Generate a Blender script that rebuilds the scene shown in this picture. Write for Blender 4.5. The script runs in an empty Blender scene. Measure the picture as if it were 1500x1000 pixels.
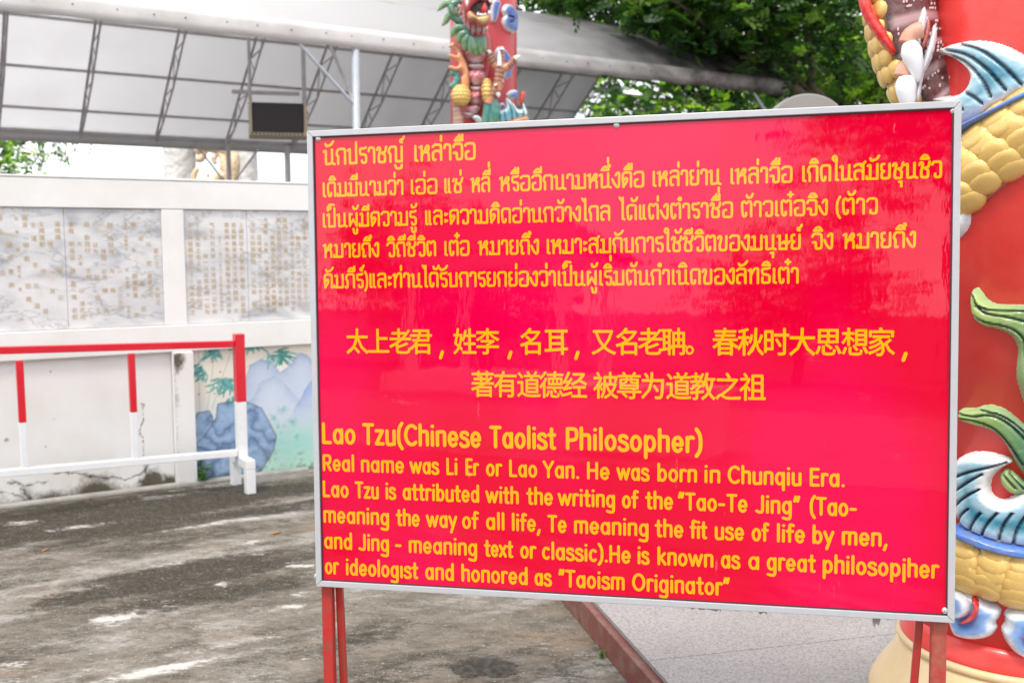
import bpy, math, random
import numpy as np
from mathutils import Vector, Matrix
random.seed(7); rng=np.random.default_rng(11)
R=math.radians
# ------------------------------------------------------------------ camera, world, sun, exposure
scene=bpy.context.scene
F=1450.0; CX,CY=750.0,500.0; PITCH=math.atan(153/1450)
CAM=np.array([0,0,1.6])
cam=bpy.data.cameras.new('camera'); camo=bpy.data.objects.new('camera',cam); scene.collection.objects.link(camo)
camo.location=CAM; camo.rotation_euler=(math.pi/2-PITCH,0,0)
cam.sensor_width=36; cam.lens=36*F/1500; cam.clip_end=2000; cam.clip_start=.02
cam.dof.use_dof=True; cam.dof.focus_distance=2.42; cam.dof.aperture_fstop=4.6
scene.camera=camo
SUN_EL,SUN_AZ=58,-25        # azimuth measured from +Y to +X
world=bpy.data.worlds.new('World'); scene.world=world; world.use_nodes=True
wn=world.node_tree; wn.nodes.clear()
def wnode(t): return wn.nodes.new(t)
wo=wnode('ShaderNodeOutputWorld'); bg=wnode('ShaderNodeBackground'); sky=wnode('ShaderNodeTexSky')
sky.sky_type='NISHITA'; sky.sun_disc=False; sky.sun_elevation=R(SUN_EL); sky.sun_rotation=R(SUN_AZ)
sky.dust_density=4.0; sky.air_density=1.0
bg.inputs[1].default_value=.15
tc=wnode('ShaderNodeTexCoord'); mp=wnode('ShaderNodeMapping'); mp.inputs['Scale'].default_value=(1,1,2.2)
nz=wnode('ShaderNodeTexNoise'); nz.inputs['Scale'].default_value=2.3; nz.inputs['Detail'].default_value=7; nz.inputs['Roughness'].default_value=.6
cr=wnode('ShaderNodeValToRGB'); cr.color_ramp.elements[0].position=.30; cr.color_ramp.elements[1].position=.60
cr.color_ramp.elements[0].color=(.70,.70,.70,1); cr.color_ramp.elements[1].color=(1,1,1,1)
mixc=wnode('ShaderNodeMix'); mixc.data_type='RGBA'
nz2=wnode('ShaderNodeTexNoise'); nz2.inputs['Scale'].default_value=4.0; nz2.inputs['Detail'].default_value=6
cr2=wnode('ShaderNodeValToRGB'); cr2.color_ramp.elements[0].color=(6.5,6.7,7.0,1); cr2.color_ramp.elements[1].color=(10.5,10.5,10.5,1)
cr2.color_ramp.elements[0].position=.3; cr2.color_ramp.elements[1].position=.7
L=wn.links.new
L(tc.outputs['Generated'],mp.inputs[0]); L(mp.outputs[0],nz.inputs[0]); L(nz.outputs[0],cr.inputs[0])
L(mp.outputs[0],nz2.inputs[0]); L(nz2.outputs[0],cr2.inputs[0])
L(cr.outputs[0],mixc.inputs['Factor']); L(sky.outputs[0],mixc.inputs['A']); L(cr2.outputs[0],mixc.inputs['B'])
L(mixc.outputs['Result'],bg.inputs[0]); L(bg.outputs[0],wo.inputs[0])
sl=bpy.data.lights.new('sun','SUN'); sl.energy=1.5; sl.angle=R(12); sl.color=(1,.94,.86)
so=bpy.data.objects.new('sun',sl); scene.collection.objects.link(so)
sd=Vector((math.sin(R(SUN_AZ))*math.cos(R(SUN_EL)),-abs(math.cos(R(SUN_AZ)))*math.cos(R(SUN_EL)),math.sin(R(SUN_EL))))
so.rotation_euler=sd.to_track_quat('Z','Y').to_euler()
sky.sun_rotation=math.atan2(sd.x,sd.y)
vs=scene.view_settings; vs.view_transform='Standard'; vs.look='None'; vs.gamma=1; vs.use_curve_mapping=False; vs.exposure=0.62
scene.cycles.max_bounces=7; scene.cycles.transparent_max_bounces=6; scene.cycles.use_denoising=True
try: scene.render.film_transparent=False
except Exception: pass

# ------------------------------------------------------------------ pixel rays -> places (photo is 1500 x 1000)
FW=np.array([0,math.cos(PITCH),-math.sin(PITCH)]); UP=np.array([0,math.sin(PITCH),math.cos(PITCH)]); RT=np.array([1.,0,0])
def ray(x,y): return FW+RT*(x-CX)/F+UP*(CY-y)/F
def onz(x,y,z=0.): r=ray(x,y); return CAM+r*((z-CAM[2])/r[2])
def atd(x,y,d): return CAM+ray(x,y)*d
def ath(x,y,d): r=ray(x,y); return CAM+r*d/math.hypot(r[0],r[1])     # d = distance along the ground
def onpl(x,y,P,n): r=ray(x,y); return CAM+r*(((P-CAM)@n)/(r@n))

# ------------------------------------------------------------------ materials
MATS={}
def mat(name,col=(.5,.5,.5),rough=.5,spec=.5,metal=0,coat=0,noise=None,bump=None,vcol=None,transl=0,coat_rough=.03):
    """noise=(scale,amount,colour2) bump=(scale,strength,dist)"""
    m=bpy.data.materials.new(name); m.use_nodes=True; nt=m.node_tree; b=nt.nodes['Principled BSDF']
    b.inputs['Base Color'].default_value=(*col,1); b.inputs['Roughness'].default_value=rough
    b.inputs['Specular IOR Level'].default_value=spec; b.inputs['Metallic'].default_value=metal
    b.inputs['Coat Weight'].default_value=coat; b.inputs['Coat Roughness'].default_value=coat_rough
    t=nt.nodes.new('ShaderNodeTexCoord'); src=None
    if vcol:
        a=nt.nodes.new('ShaderNodeAttribute'); a.attribute_name=vcol; src=a.outputs['Color']
    if noise:
        n=nt.nodes.new('ShaderNodeTexNoise'); n.inputs['Scale'].default_value=noise[0]; n.inputs['Detail'].default_value=8; n.inputs['Roughness'].default_value=.65
        nt.links.new(t.outputs['Object'],n.inputs[0])
        r=nt.nodes.new('ShaderNodeValToRGB'); r.color_ramp.elements[0].position=.42; r.color_ramp.elements[1].position=.42+.3
        r.color_ramp.elements[0].color=(0,0,0,1); r.color_ramp.elements[1].color=(noise[1],)*3+(1,)
        nt.links.new(n.outputs[0],r.inputs[0])
        mx=nt.nodes.new('ShaderNodeMix'); mx.data_type='RGBA'; mx.inputs['A'].default_value=(*col,1); mx.inputs['B'].default_value=(*noise[2],1)
        if src: nt.links.new(src,mx.inputs['A'])
        nt.links.new(r.outputs[0],mx.inputs['Factor']); src=mx.outputs['Result']
    if src: nt.links.new(src,b.inputs['Base Color'])
    if bump:
        n=nt.nodes.new('ShaderNodeTexNoise'); n.inputs['Scale'].default_value=bump[0]; n.inputs['Detail'].default_value=5
        nt.links.new(t.outputs['Object'],n.inputs[0])
        bp=nt.nodes.new('ShaderNodeBump'); bp.inputs['Strength'].default_value=bump[1]; bp.inputs['Distance'].default_value=bump[2]
        nt.links.new(n.outputs[0],bp.inputs['Height']); nt.links.new(bp.outputs[0],b.inputs['Normal'])
    if transl:
        o=nt.nodes['Material Output']; tr=nt.nodes.new('ShaderNodeBsdfTranslucent'); ms=nt.nodes.new('ShaderNodeMixShader')
        ms.inputs[0].default_value=transl; tr.inputs[0].default_value=(*col,1)
        if src: nt.links.new(src,tr.inputs[0])
        nt.links.new(b.outputs[0],ms.inputs[1]); nt.links.new(tr.outputs[0],ms.inputs[2]); nt.links.new(ms.outputs[0],o.inputs[0])
    MATS[name]=m; return m

# ------------------------------------------------------------------ mesh helpers
class MB:
    def __init__(s): s.v=[]; s.f=[]
    def add(s,vs,fs):
        o=len(s.v); s.v+= [tuple(map(float,p)) for p in vs]; s.f+=[tuple(i+o for i in f) for f in fs]
    def box(s,c,h,ax=None):
        c=np.array(c,float); ax=np.eye(3) if ax is None else np.array(ax)
        vs=[c+ax[0]*h[0]*i+ax[1]*h[1]*j+ax[2]*h[2]*k for i in(-1,1) for j in(-1,1) for k in(-1,1)]
        s.add(vs,[(0,1,3,2),(4,6,7,5),(0,4,5,1),(2,3,7,6),(0,2,6,4),(1,5,7,3)]); return s
    def bar(s,a,b,w,h=None,upv=(0,0,1)):
        a=np.array(a,float); b=np.array(b,float); h=h or w; d=b-a; l=np.linalg.norm(d); d/=l
        u=np.array(upv,float)
        if abs(d@u)>.98: u=np.array([1.,0,0])
        x=np.cross(d,u); x/=np.linalg.norm(x); y=np.cross(x,d)
        return s.box((a+b)/2,(w/2,l/2,h/2),(x,d,y))
    def tube(s,pts,rad,n=10,cap=True,ell=1.0):
        pts=[np.array(p,float) for p in pts]; m=len(pts)
        rad=[rad]*m if np.isscalar(rad) else rad
        prev=None; vs=[]
        for i,p in enumerate(pts):
            d=pts[min(i+1,m-1)]-pts[max(i-1,0)]; d/=np.linalg.norm(d)+1e-9
            if prev is None:
                u=np.array([0,0,1.]) if abs(d[2])<.9 else np.array([1.,0,0])
                x=np.cross(d,u)
            else: x=prev-d*(prev@d)
            x/=np.linalg.norm(x); prev=x; y=np.cross(d,x)
            for k in range(n):
                a=2*math.pi*k/n; vs.append(p+x*math.cos(a)*rad[i]+y*math.sin(a)*rad[i]*ell)
        fs=[(i*n+k,i*n+(k+1)%n,(i+1)*n+(k+1)%n,(i+1)*n+k) for i in range(m-1) for k in range(n)]
        if cap: fs+=[tuple(range(n))[::-1],tuple(range((m-1)*n,m*n))]
        s.add(vs,fs); return s
    def lathe(s,c,prof,n=48):
        vs=[]; 
        for r,z in prof:
            for k in range(n):
                a=2*math.pi*k/n; vs.append((c[0]+r*math.cos(a),c[1]+r*math.sin(a),z))
        m=len(prof); fs=[(i*n+k,i*n+(k+1)%n,(i+1)*n+(k+1)%n,(i+1)*n+k) for i in range(m-1) for k in range(n)]
        fs+=[tuple(range(n))[::-1],tuple(range((m-1)*n,m*n))]
        s.add(vs,fs); return s
    def ball(s,c,r,n=12,m=8,ax=None):
        c=np.array(c,float); r=(r,r,r) if np.isscalar(r) else r; ax=np.eye(3) if ax is None else np.array(ax)
        vs=[c+ax[2]*r[2]]
        for i in range(1,m):
            t=math.pi*i/m
            for k in range(n):
                a=2*math.pi*k/n; vs.append(c+ax[0]*r[0]*math.sin(t)*math.cos(a)+ax[1]*r[1]*math.sin(t)*math.sin(a)+ax[2]*r[2]*math.cos(t))
        vs.append(c-ax[2]*r[2]); fs=[(0,1+k,1+(k+1)%n) for k in range(n)]
        for i in range(m-2):
            for k in range(n): fs.append((1+i*n+k,1+(i+1)*n+k,1+(i+1)*n+(k+1)%n,1+i*n+(k+1)%n))
        e=len(vs)-1; fs+=[(e,1+(m-2)*n+(k+1)%n,1+(m-2)*n+k) for k in range(n)]
        s.add(vs,fs); return s
    def build(s,name,m,parent=None,smooth=False,cols=None,bevel=0):
        me=bpy.data.meshes.new(name); me.from_pydata(s.v,[],s.f); me.materials.append(m)
        if smooth: me.polygons.foreach_set('use_smooth',[True]*len(me.polygons))
        me.update(); o=bpy.data.objects.new(name,me); scene.collection.objects.link(o)
        if parent is not None: o.parent=parent
        if cols is not None: setcol(me,cols)
        if bevel:
            b=o.modifiers.new('bevel','BEVEL'); b.width=bevel; b.segments=2; b.limit_method='ANGLE'
        return o
def setcol(me,cols,name='paint'):
    a=me.color_attributes.new(name,'FLOAT_COLOR','POINT'); c=np.ones((len(me.vertices),4),dtype=np.float32); c[:,:3]=cols
    a.data.foreach_set('color',c.ravel())
def fastmesh(name,v,f,m,parent=None,smooth=False,cols=None):
    v=np.asarray(v,dtype=np.float32); f=np.asarray(f,dtype=np.int32); k=f.shape[1]
    me=bpy.data.meshes.new(name); me.vertices.add(len(v)); me.vertices.foreach_set('co',v.ravel())
    me.loops.add(f.size); me.loops.foreach_set('vertex_index',f.ravel())
    me.polygons.add(len(f)); me.polygons.foreach_set('loop_start',np.arange(0,f.size,k,dtype=np.int32))
    if smooth: me.polygons.foreach_set('use_smooth',np.ones(len(f),dtype=bool))
    me.update(calc_edges=True); me.materials.append(m)
    o=bpy.data.objects.new(name,me); scene.collection.objects.link(o)
    if parent is not None: o.parent=parent
    if cols is not None: setcol(me,cols)
    return o
def empty(name,label,cat,group=None,loc=(0,0,0)):
    o=bpy.data.objects.new(name,None); scene.collection.objects.link(o); o.empty_display_size=.1
    tag(o,label,cat,group); o['_loc']=tuple(map(float,loc)); return o
def tag(o,label=None,cat=None,group=None,kind=None):
    if label: o['label']=label
    if cat: o['category']=cat
    if group: o['group']=group
    if kind: o['kind']=kind
    return o
def settle():
    """move every Empty to its thing's base, keeping its parts where they are"""
    for o in list(scene.objects):
        if o.type=='EMPTY' and '_loc' in o:
            l=Vector(o['_loc']); del o['_loc']; o.location=l
            inv=Matrix.Translation(-l)
            for c in o.children: c.matrix_parent_inverse=inv

# ------------------------------------------------------------------ numpy value noise
def vnoise(x,y,seed=0):
    r=np.random.default_rng(seed); T=r.random((256,256)); xi=np.floor(x).astype(int); yi=np.floor(y).astype(int)
    fx=x-xi; fy=y-yi; fx=fx*fx*(3-2*fx); fy=fy*fy*(3-2*fy)
    g=lambda a,b:T[a%256,b%256]
    return (g(xi,yi)*(1-fx)+g(xi+1,yi)*fx)*(1-fy)+(g(xi,yi+1)*(1-fx)+g(xi+1,yi+1)*fx)*fy
def fbm(x,y,seed=0,o=4):
    s=0;a=.5;t=0
    for i in range(o): s=s+a*vnoise(x*2**i+i*17.3,y*2**i+i*9.1,seed+i); t+=a; a*=.5
    return s/t
def inpoly(x,y,P):
    c=np.zeros(x.shape,bool); n=len(P)
    for i in range(n):
        x0,y0=P[i]; x1,y1=P[(i+1)%n]
        if y0==y1: continue
        c^=((y0>y)!=(y1>y))&(x<(x1-x0)*(y-y0)/(y1-y0)+x0)
    return c
def segd(x,y,P,closed=False):
    d=np.full(x.shape,1e9); n=len(P)
    for i in range(n if closed else n-1):
        x0,y0=P[i]; x1,y1=P[(i+1)%n]; dx,dy=x1-x0,y1-y0; q=dx*dx+dy*dy+1e-12
        t=np.clip(((x-x0)*dx+(y-y0)*dy)/q,0,1); d=np.minimum(d,np.hypot(x-x0-t*dx,y-y0-t*dy))
    return d
def chaikin(P,k=2,closed=False):
    P=[tuple(p) for p in P]
    for _ in range(k):
        Q=[] if closed else [P[0]]
        n=len(P)
        for i in range(n if closed else n-1):
            a=P[i]; b=P[(i+1)%n]
            Q.append(tuple(.75*u+.25*v for u,v in zip(a,b))); Q.append(tuple(.25*u+.75*v for u,v in zip(a,b)))
        if not closed: Q.append(P[-1])
        P=Q
    return P
# ================================================================== SETTING: ground, platform
def ground_mat():
    m=bpy.data.materials.new('stained_concrete'); m.use_nodes=True; nt=m.node_tree; b=nt.nodes['Principled BSDF']; N=nt.nodes.new; K=nt.links.new
    t=N('ShaderNodeTexCoord')
    def noise(s,d=8,r=.65,stretch=None):
        n=N('ShaderNodeTexNoise'); n.inputs['Scale'].default_value=s; n.inputs['Detail'].default_value=d; n.inputs['Roughness'].default_value=r
        if stretch:
            mp=N('ShaderNodeMapping'); mp.inputs['Rotation'].default_value=(0,0,stretch[0]); mp.inputs['Scale'].default_value=(stretch[1],stretch[2],1)
            K(t.outputs['Object'],mp.inputs[0]); K(mp.outputs[0],n.inputs[0])
        else: K(t.outputs['Object'],n.inputs[0])
        return n.outputs[0]
    def ramp(src,a,b_,c0=(0,0,0,1),c1=(1,1,1,1)):
        r=N('ShaderNodeValToRGB'); r.color_ramp.elements[0].position=a; r.color_ramp.elements[1].position=b_
        r.color_ramp.elements[0].color=c0; r.color_ramp.elements[1].color=c1; K(src,r.inputs[0]); return r.outputs[0]
    def mix(f,a,b_):
        x=N('ShaderNodeMix'); x.data_type='RGBA'
        for s,v in (('Factor',f),('A',a),('B',b_)):
            if isinstance(v,tuple): x.inputs[s].default_value=v
            else: K(v,x.inputs[s])
        return x.outputs['Result']
    def math_(op,a,b_):
        x=N('ShaderNodeMath'); x.operation=op
        for i,v in enumerate((a,b_)):
            if isinstance(v,(int,float)): x.inputs[i].default_value=v
            else: K(v,x.inputs[i])
        return x.outputs[0]
    att=N('ShaderNodeAttribute'); att.attribute_name='paint'; sep=N('ShaderNodeSeparateColor'); K(att.outputs['Color'],sep.inputs[0])
    base=mix(ramp(noise(5.5,12,.85,(R(-58),.7,1.7)),.40,.60),(.21,.182,.145,1),(.072,.058,.042,1))
    base=mix(ramp(noise(2.2,9,.8,(R(-60),.7,1.6)),.54,.72),base,(.24,.16,.095,1))
    lightf=math_('ADD',math_('MULTIPLY',noise(12,12,.95,(R(-58),.7,1.6)),1.0),math_('MULTIPLY',sep.outputs[2],.17))
    base=mix(ramp(lightf,.585,.70),base,(.33,.31,.28,1))
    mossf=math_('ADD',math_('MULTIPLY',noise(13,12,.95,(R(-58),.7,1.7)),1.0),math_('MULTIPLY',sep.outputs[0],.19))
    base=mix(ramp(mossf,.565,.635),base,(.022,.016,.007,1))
    base=mix(ramp(math_('ADD',noise(28,8,.85),math_('MULTIPLY',sep.outputs[0],.10)),.56,.66),base,(.055,.047,.032,1))
    whf=math_('ADD',math_('ADD',math_('MULTIPLY',noise(4.0,10,.8,(R(-60),.6,1.8)),.8),math_('MULTIPLY',noise(24,8,.9,(R(-60),.7,1.5)),.8)),math_('MULTIPLY',sep.outputs[1],.155))
    base=mix(ramp(whf,.915,1.04),base,(.50,.48,.45,1))
    base=mix(ramp(noise(85,3,.6),.62,.72),base,(.52,.49,.45,1))
    base=mix(ramp(noise(60,3,.6,(0,1.2,.9)),.70,.78),base,(.035,.03,.025,1))
    K(base,b.inputs['Base Color']); b.inputs['Roughness'].default_value=.82
    bp=N('ShaderNodeBump'); bp.inputs['Strength'].default_value=.6; bp.inputs['Distance'].default_value=.006
    K(math_('ADD',noise(30,8,.7),math_('MULTIPLY',whf,1.4)),bp.inputs['Height']); K(bp.outputs[0],b.inputs['Normal'])
    return m
GM=ground_mat()
# wall frame
W0=onz(0,742); WD=np.array([.85877,.51236,0.]); WN=np.array([WD[1],-WD[0],0.])   # along, towards the camera
def wpt(s,z,off=0.): return W0+WD*s+WN*off+np.array([0,0,z])
def wall_px(x,y):
    P=onpl(x,y,W0,WN); return ((P-W0)@WD,P[2])
# near ground sheet with painted masks (moss, chalk)
n=.04; xs=np.arange(-7,9,n); ys=np.arange(-1.5,9.5,n); X,Y=np.meshgrid(xs,ys)
moss=np.zeros_like(X); chalk=np.zeros_like(X)
dw=-((X-W0[0])*WN[0]+(Y-W0[1])*WN[1]); 
def gp(x,y): p=onz(x,y); return p[0],p[1]
def blob(M,x,y,a,b,ang,s):
    px,py=gp(x,y); c,sn=math.cos(R(ang)),math.sin(R(ang)); u=(X-px)*c+(Y-py)*sn; v=-(X-px)*sn+(Y-py)*c
    w=fbm(X*5,Y*5,3)*.9-.45; M+=s*np.clip(1.35-np.sqrt((u/a)**2+(v/b)**2)-w*.5,0,1)
dist=((X-W0[0])*-WN[0]+(Y-W0[1])*-WN[1])   # negative in front of the wall
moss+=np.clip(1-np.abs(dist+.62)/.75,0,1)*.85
for a in [(90,745,.5,.15,30,.8),(60,790,.4,.12,30,.8),(300,760,.5,.1,30,.9),(420,715,.4,.2,30,1.1),(330,820,.7,.16,30,1.),(260,850,.5,.14,30,.8),(700,975,.10,.06,0,1.3),(640,970,.08,.02,0,.9),(350,870,.6,.14,28,.9),(180,780,.35,.1,30,.7)]: blob(moss,*a)
for a in [(325,765,.42,.05,29,1.15),(360,745,.2,.04,30,.6),(240,727,.35,.05,30,.9),(300,712,.5,.05,30,.7),(90,775,.22,.05,30,.9),(370,793,.06,.05,0,1.3),(375,812,.12,.035,25,1.2),(233,809,.05,.025,0,1.5),(250,826,.16,.03,25,1.1),(327,855,.045,.028,0,1.5),(325,855,.02,.02,0,1.2),(442,829,.07,.03,0,1.4),(440,870,.06,.03,0,1.4),(433,888,.07,.035,0,1.4),(190,900,.16,.06,25,1.1),(150,910,.1,.1,25,.9),(215,985,.3,.05,25,1.1),(300,950,.3,.03,28,.9),(10,975,.08,.05,20,1.),(60,990,.25,.03,20,.8),(30,765,.1,.06,20,.9),(450,964,.05,.025,20,1.2),(280,970,.3,.02,30,.9)]: blob(chalk,*a)
ca_,sa_=math.cos(R(31)),math.sin(R(31)); U_=X*ca_+Y*sa_; V_=-X*sa_+Y*ca_
def cfb(a,b,s,k): return np.clip((fbm(U_*a+50,V_*b+50,s,5)-.5)*k+.5,0,1)
moss=np.clip(.50*moss+cfb(.9,3.2,41,4.5)*.55+cfb(4,13,43,4)*.35-.22,0,1)
lightm=np.clip(cfb(1.1,3.6,51,4.)*.65+cfb(5,16,53,4)*.45-.10+.25*np.clip((V_*-1-.0)*.0,0,1),0,1)
vv=np.stack([X.ravel(),Y.ravel(),np.zeros(X.size)],1); h_,w_=X.shape; I=np.arange(h_*w_).reshape(h_,w_)
ff=np.stack([I[:-1,:-1].ravel(),I[:-1,1:].ravel(),I[1:,1:].ravel(),I[1:,:-1].ravel()],1)
g=fastmesh('ground',vv,ff,GM,cols=np.stack([moss.ravel(),chalk.ravel(),lightm.ravel()],1)); tag(g,kind='structure')
far=mat('far_ground',(.13,.12,.11),.9,noise=(.6,.8,(.07,.07,.06)))
MB().add([(-300,-300,-.006),(300,-300,-.006),(300,300,-.006),(-300,300,-.006)],[(0,1,2,3)]) 
mb=MB(); mb.add([(-300,-300,-.006),(300,-300,-.006),(300,300,-.006),(-300,300,-.006)],[(0,1,2,3)]); tag(mb.build('terrain',far),kind='structure')
# granite platform
GA=onz(828,883)[:2]; GB=onz(924,1000)[:2]; ge=(GB-GA)/np.linalg.norm(GB-GA); gn=np.array([-ge[1],ge[0]])
if gn[0]<0: gn=-gn
PH=.11
granite=bpy.data.materials.new('granite'); granite.use_nodes=True; nt=granite.node_tree; b=nt.nodes['Principled BSDF']
t=nt.nodes.new('ShaderNodeTexCoord'); n1=nt.nodes.new('ShaderNodeTexNoise'); n1.inputs['Scale'].default_value=110; n1.inputs['Detail'].default_value=6; n1.inputs['Roughness'].default_value=.75
r1=nt.nodes.new('ShaderNodeValToRGB'); e=r1.color_ramp.elements; e[0].position=.36; e[0].color=(.15,.14,.14,1); e[1].position=.62; e[1].color=(.40,.375,.37,1); q=e.new(.47); q.color=(.31,.285,.285,1)
n2=nt.nodes.new('ShaderNodeTexNoise'); n2.inputs['Scale'].default_value=3; mx=nt.nodes.new('ShaderNodeMix'); mx.data_type='RGBA'; mx.blend_type='MULTIPLY'
r2=nt.nodes.new('ShaderNodeValToRGB'); r2.color_ramp.elements[0].color=(.8,.78,.76,1); r2.color_ramp.elements[1].color=(1,1,1,1)
nt.links.new(t.outputs['Object'],n1.inputs[0]); nt.links.new(t.outputs['Object'],n2.inputs[0]); nt.links.new(n1.outputs[0],r1.inputs[0]); nt.links.new(n2.outputs[0],r2.inputs[0])
mx.inputs['Factor'].default_value=1; nt.links.new(r1.outputs[0],mx.inputs['A']); nt.links.new(r2.outputs[0],mx.inputs['B']); nt.links.new(mx.outputs['Result'],b.inputs['Base Color']); b.inputs['Roughness'].default_value=.5
redpaint_old=mat('maroon_paint',(.16,.045,.035),.6,noise=(14,.8,(.22,.14,.11)),bump=(60,.4,.003))
def pl(u,v,z): p=GA+ge*u+gn*v; return (p[0],p[1],z)
plat=tag(bpy.data.objects.new('platform',None),kind='structure'); scene.collection.objects.link(plat)
U0,U1=-7.5,4.6
mb=MB()
ax=(np.array([ge[0],ge[1],0]),np.array([gn[0],gn[1],0]),np.array([0,0,1.]))
mb.box(pl((U0+U1)/2,.012+3.2,PH/2-.004),((U1-U0)/2,3.2,PH/2-.004),ax); mb.build('platform_body',redpaint_old,plat)
mb=MB(); mb.box(pl((U0+U1)/2,.0,(PH)/2),((U1-U0)/2,.011,PH/2-.001),ax); mb.build('platform_kerb',redpaint_old,plat,bevel=.004)
# granite slabs with joints
gw,gl=1.2,1.2
i=0
me0=None
u=U0
while u<U1-.01:
    v=.028
    while v<6.3:
        a1=min(gl,U1-u)
        mb=MB(); mb.box(pl(u+a1/2,v+gw/2,PH+.003),((a1/2)-.0015,gw/2-.0015,.008),ax); mb.build('granite_slab',granite,plat); v+=gw
    u+=gl

# ================================================================== BOUNDARY WALL
white=mat('white_wall_paint',(.74,.737,.73),.7,noise=(2.3,.55,(.60,.58,.53)),bump=(35,.25,.004))
def grime_white():
    m=bpy.data.materials.new('weathered_white'); m.use_nodes=True; nt=m.node_tree; b=nt.nodes['Principled BSDF']; N=nt.nodes.new; K=nt.links.new
    t=N('ShaderNodeTexCoord'); a=N('ShaderNodeAttribute'); a.attribute_name='paint'; n=N('ShaderNodeTexNoise'); n.inputs['Scale'].default_value=22; n.inputs['Detail'].default_value=10; n.inputs['Roughness'].default_value=.85
    K(t.outputs['Object'],n.inputs[0]); s=N('ShaderNodeSeparateColor'); K(a.outputs['Color'],s.inputs[0])
    ad=N('ShaderNodeMath'); ad.operation='MULTIPLY_ADD'; ad.inputs[1].default_value=.45; K(s.outputs[0],ad.inputs[0]); K(n.outputs[0],ad.inputs[2])
    r=N('ShaderNodeValToRGB'); r.color_ramp.elements[0].position=.62; r.color_ramp.elements[1].position=1.05
    K(ad.outputs[0],r.inputs[0]); mx=N('ShaderNodeMix'); mx.data_type='RGBA'; mx.inputs['A'].default_value=(.74,.737,.73,1); mx.inputs['B'].default_value=(.10,.085,.06,1)
    K(r.outputs[0],mx.inputs['Factor']); 
    n3=N('ShaderNodeTexNoise'); n3.inputs['Scale'].default_value=2.1; n3.inputs['Detail'].default_value=6; K(t.outputs['Object'],n3.inputs[0])
    r3=N('ShaderNodeValToRGB'); r3.color_ramp.elements[0].position=.45; r3.color_ramp.elements[1].position=.75; r3.color_ramp.elements[0].color=(1,1,1,1); r3.color_ramp.elements[1].color=(.86,.83,.78,1); K(n3.outputs[0],r3.inputs[0])
    m2=N('ShaderNodeMix'); m2.data_type='RGBA'; m2.blend_type='MULTIPLY'; m2.inputs['Factor'].default_value=1; K(mx.outputs['Result'],m2.inputs['A']); K(r3.outputs[0],m2.inputs['B'])
    mc=N('ShaderNodeMix'); mc.data_type='RGBA'; mc.inputs['B'].default_value=(.035,.03,.025,1); K(s.outputs[1],mc.inputs['Factor']); K(m2.outputs['Result'],mc.inputs['A'])
    K(mc.outputs['Result'],b.inputs['Base Color']); b.inputs['Roughness'].default_value=.75
    bp=N('ShaderNodeBump'); bp.inputs['Strength'].default_value=.35; bp.inputs['Distance'].default_value=.004; K(n.outputs[0],bp.inputs['Height']); K(bp.outputs[0],b.inputs['Normal'])
    return m
GW=grime_white()
wall=empty('boundary_wall','long white boundary wall with engraved marble slabs above and a landscape mural below','wall',loc=wpt(.5,0))
WAX=(WD,WN,np.array([0,0,1.]))
S0,S1=-4.0,9.0
def wbox(name,s0,s1,z0,z1,o0,o1,m,bev=.004,parent=None):
    mb=MB(); mb.box(wpt((s0+s1)/2,(z0+z1)/2,(o0+o1)/2),((s1-s0)/2,(o1-o0)/2,(z1-z0)/2),WAX); return mb.build(name,m,parent or wall,bevel=bev)
wbox('wall_body',S0,S1,-.02,1.93,-.17,-.03,white)
wbox('top_band',S0,S1,1.775,1.95,-.028,.0,white); wbox('wall_cap',S0,S1,1.952,1.965,-.16,.004,white)
wbox('lower_band',S0,S1,.87,1.04,-.028,.012,white)
PIL=[(-1.56,-1.42),(-.29,-.15),(.988,1.125),(2.27,2.41),(3.55,3.69),(4.83,4.97),(6.1,6.24)]
for a,b_ in PIL[:1]+PIL[2:]: wbox('mullion',a,b_,1.042,1.773,-.028,-.002,white)
# weathered lower left wall sheet, grid with painted grime
def wgrid(name,s0,s1,z0,z1,off,m,fn,step=.01,parent=None):
    ss=np.arange(s0,s1+step/2,step); zs=np.arange(z0,z1+step/2,step); S,Z=np.meshgrid(ss,zs); P=W0+WD*S[...,None]+WN*off+np.array([0,0,1.])*Z[...,None]
    h,w=S.shape; I=np.arange(h*w).reshape(h,w); f=np.stack([I[:-1,:-1].ravel(),I[:-1,1:].ravel(),I[1:,1:].ravel(),I[1:,:-1].ravel()],1)
    return fastmesh(name,P.reshape(-1,3),f,m,parent or wall,cols=fn(S,Z).reshape(-1,3))
CR=[[(0,722),(28,727),(45,736)],[(12,708),(40,711),(70,706)],[(18,704),(35,718),(45,733)],[(75,695),(100,692),(130,698),(160,700),(185,702),(205,697),(214,688),(219,678)],[(210,590),(212,612),(207,630),(212,650),(212,668)],[(212,680),(216,700),(222,714)],[(243,696),(250,704),(250,714)],[(222,690),(235,700)],[(205,704),(218,712)]]
CR=[[wall_px(*p) for p in c] for c in CR]
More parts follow.
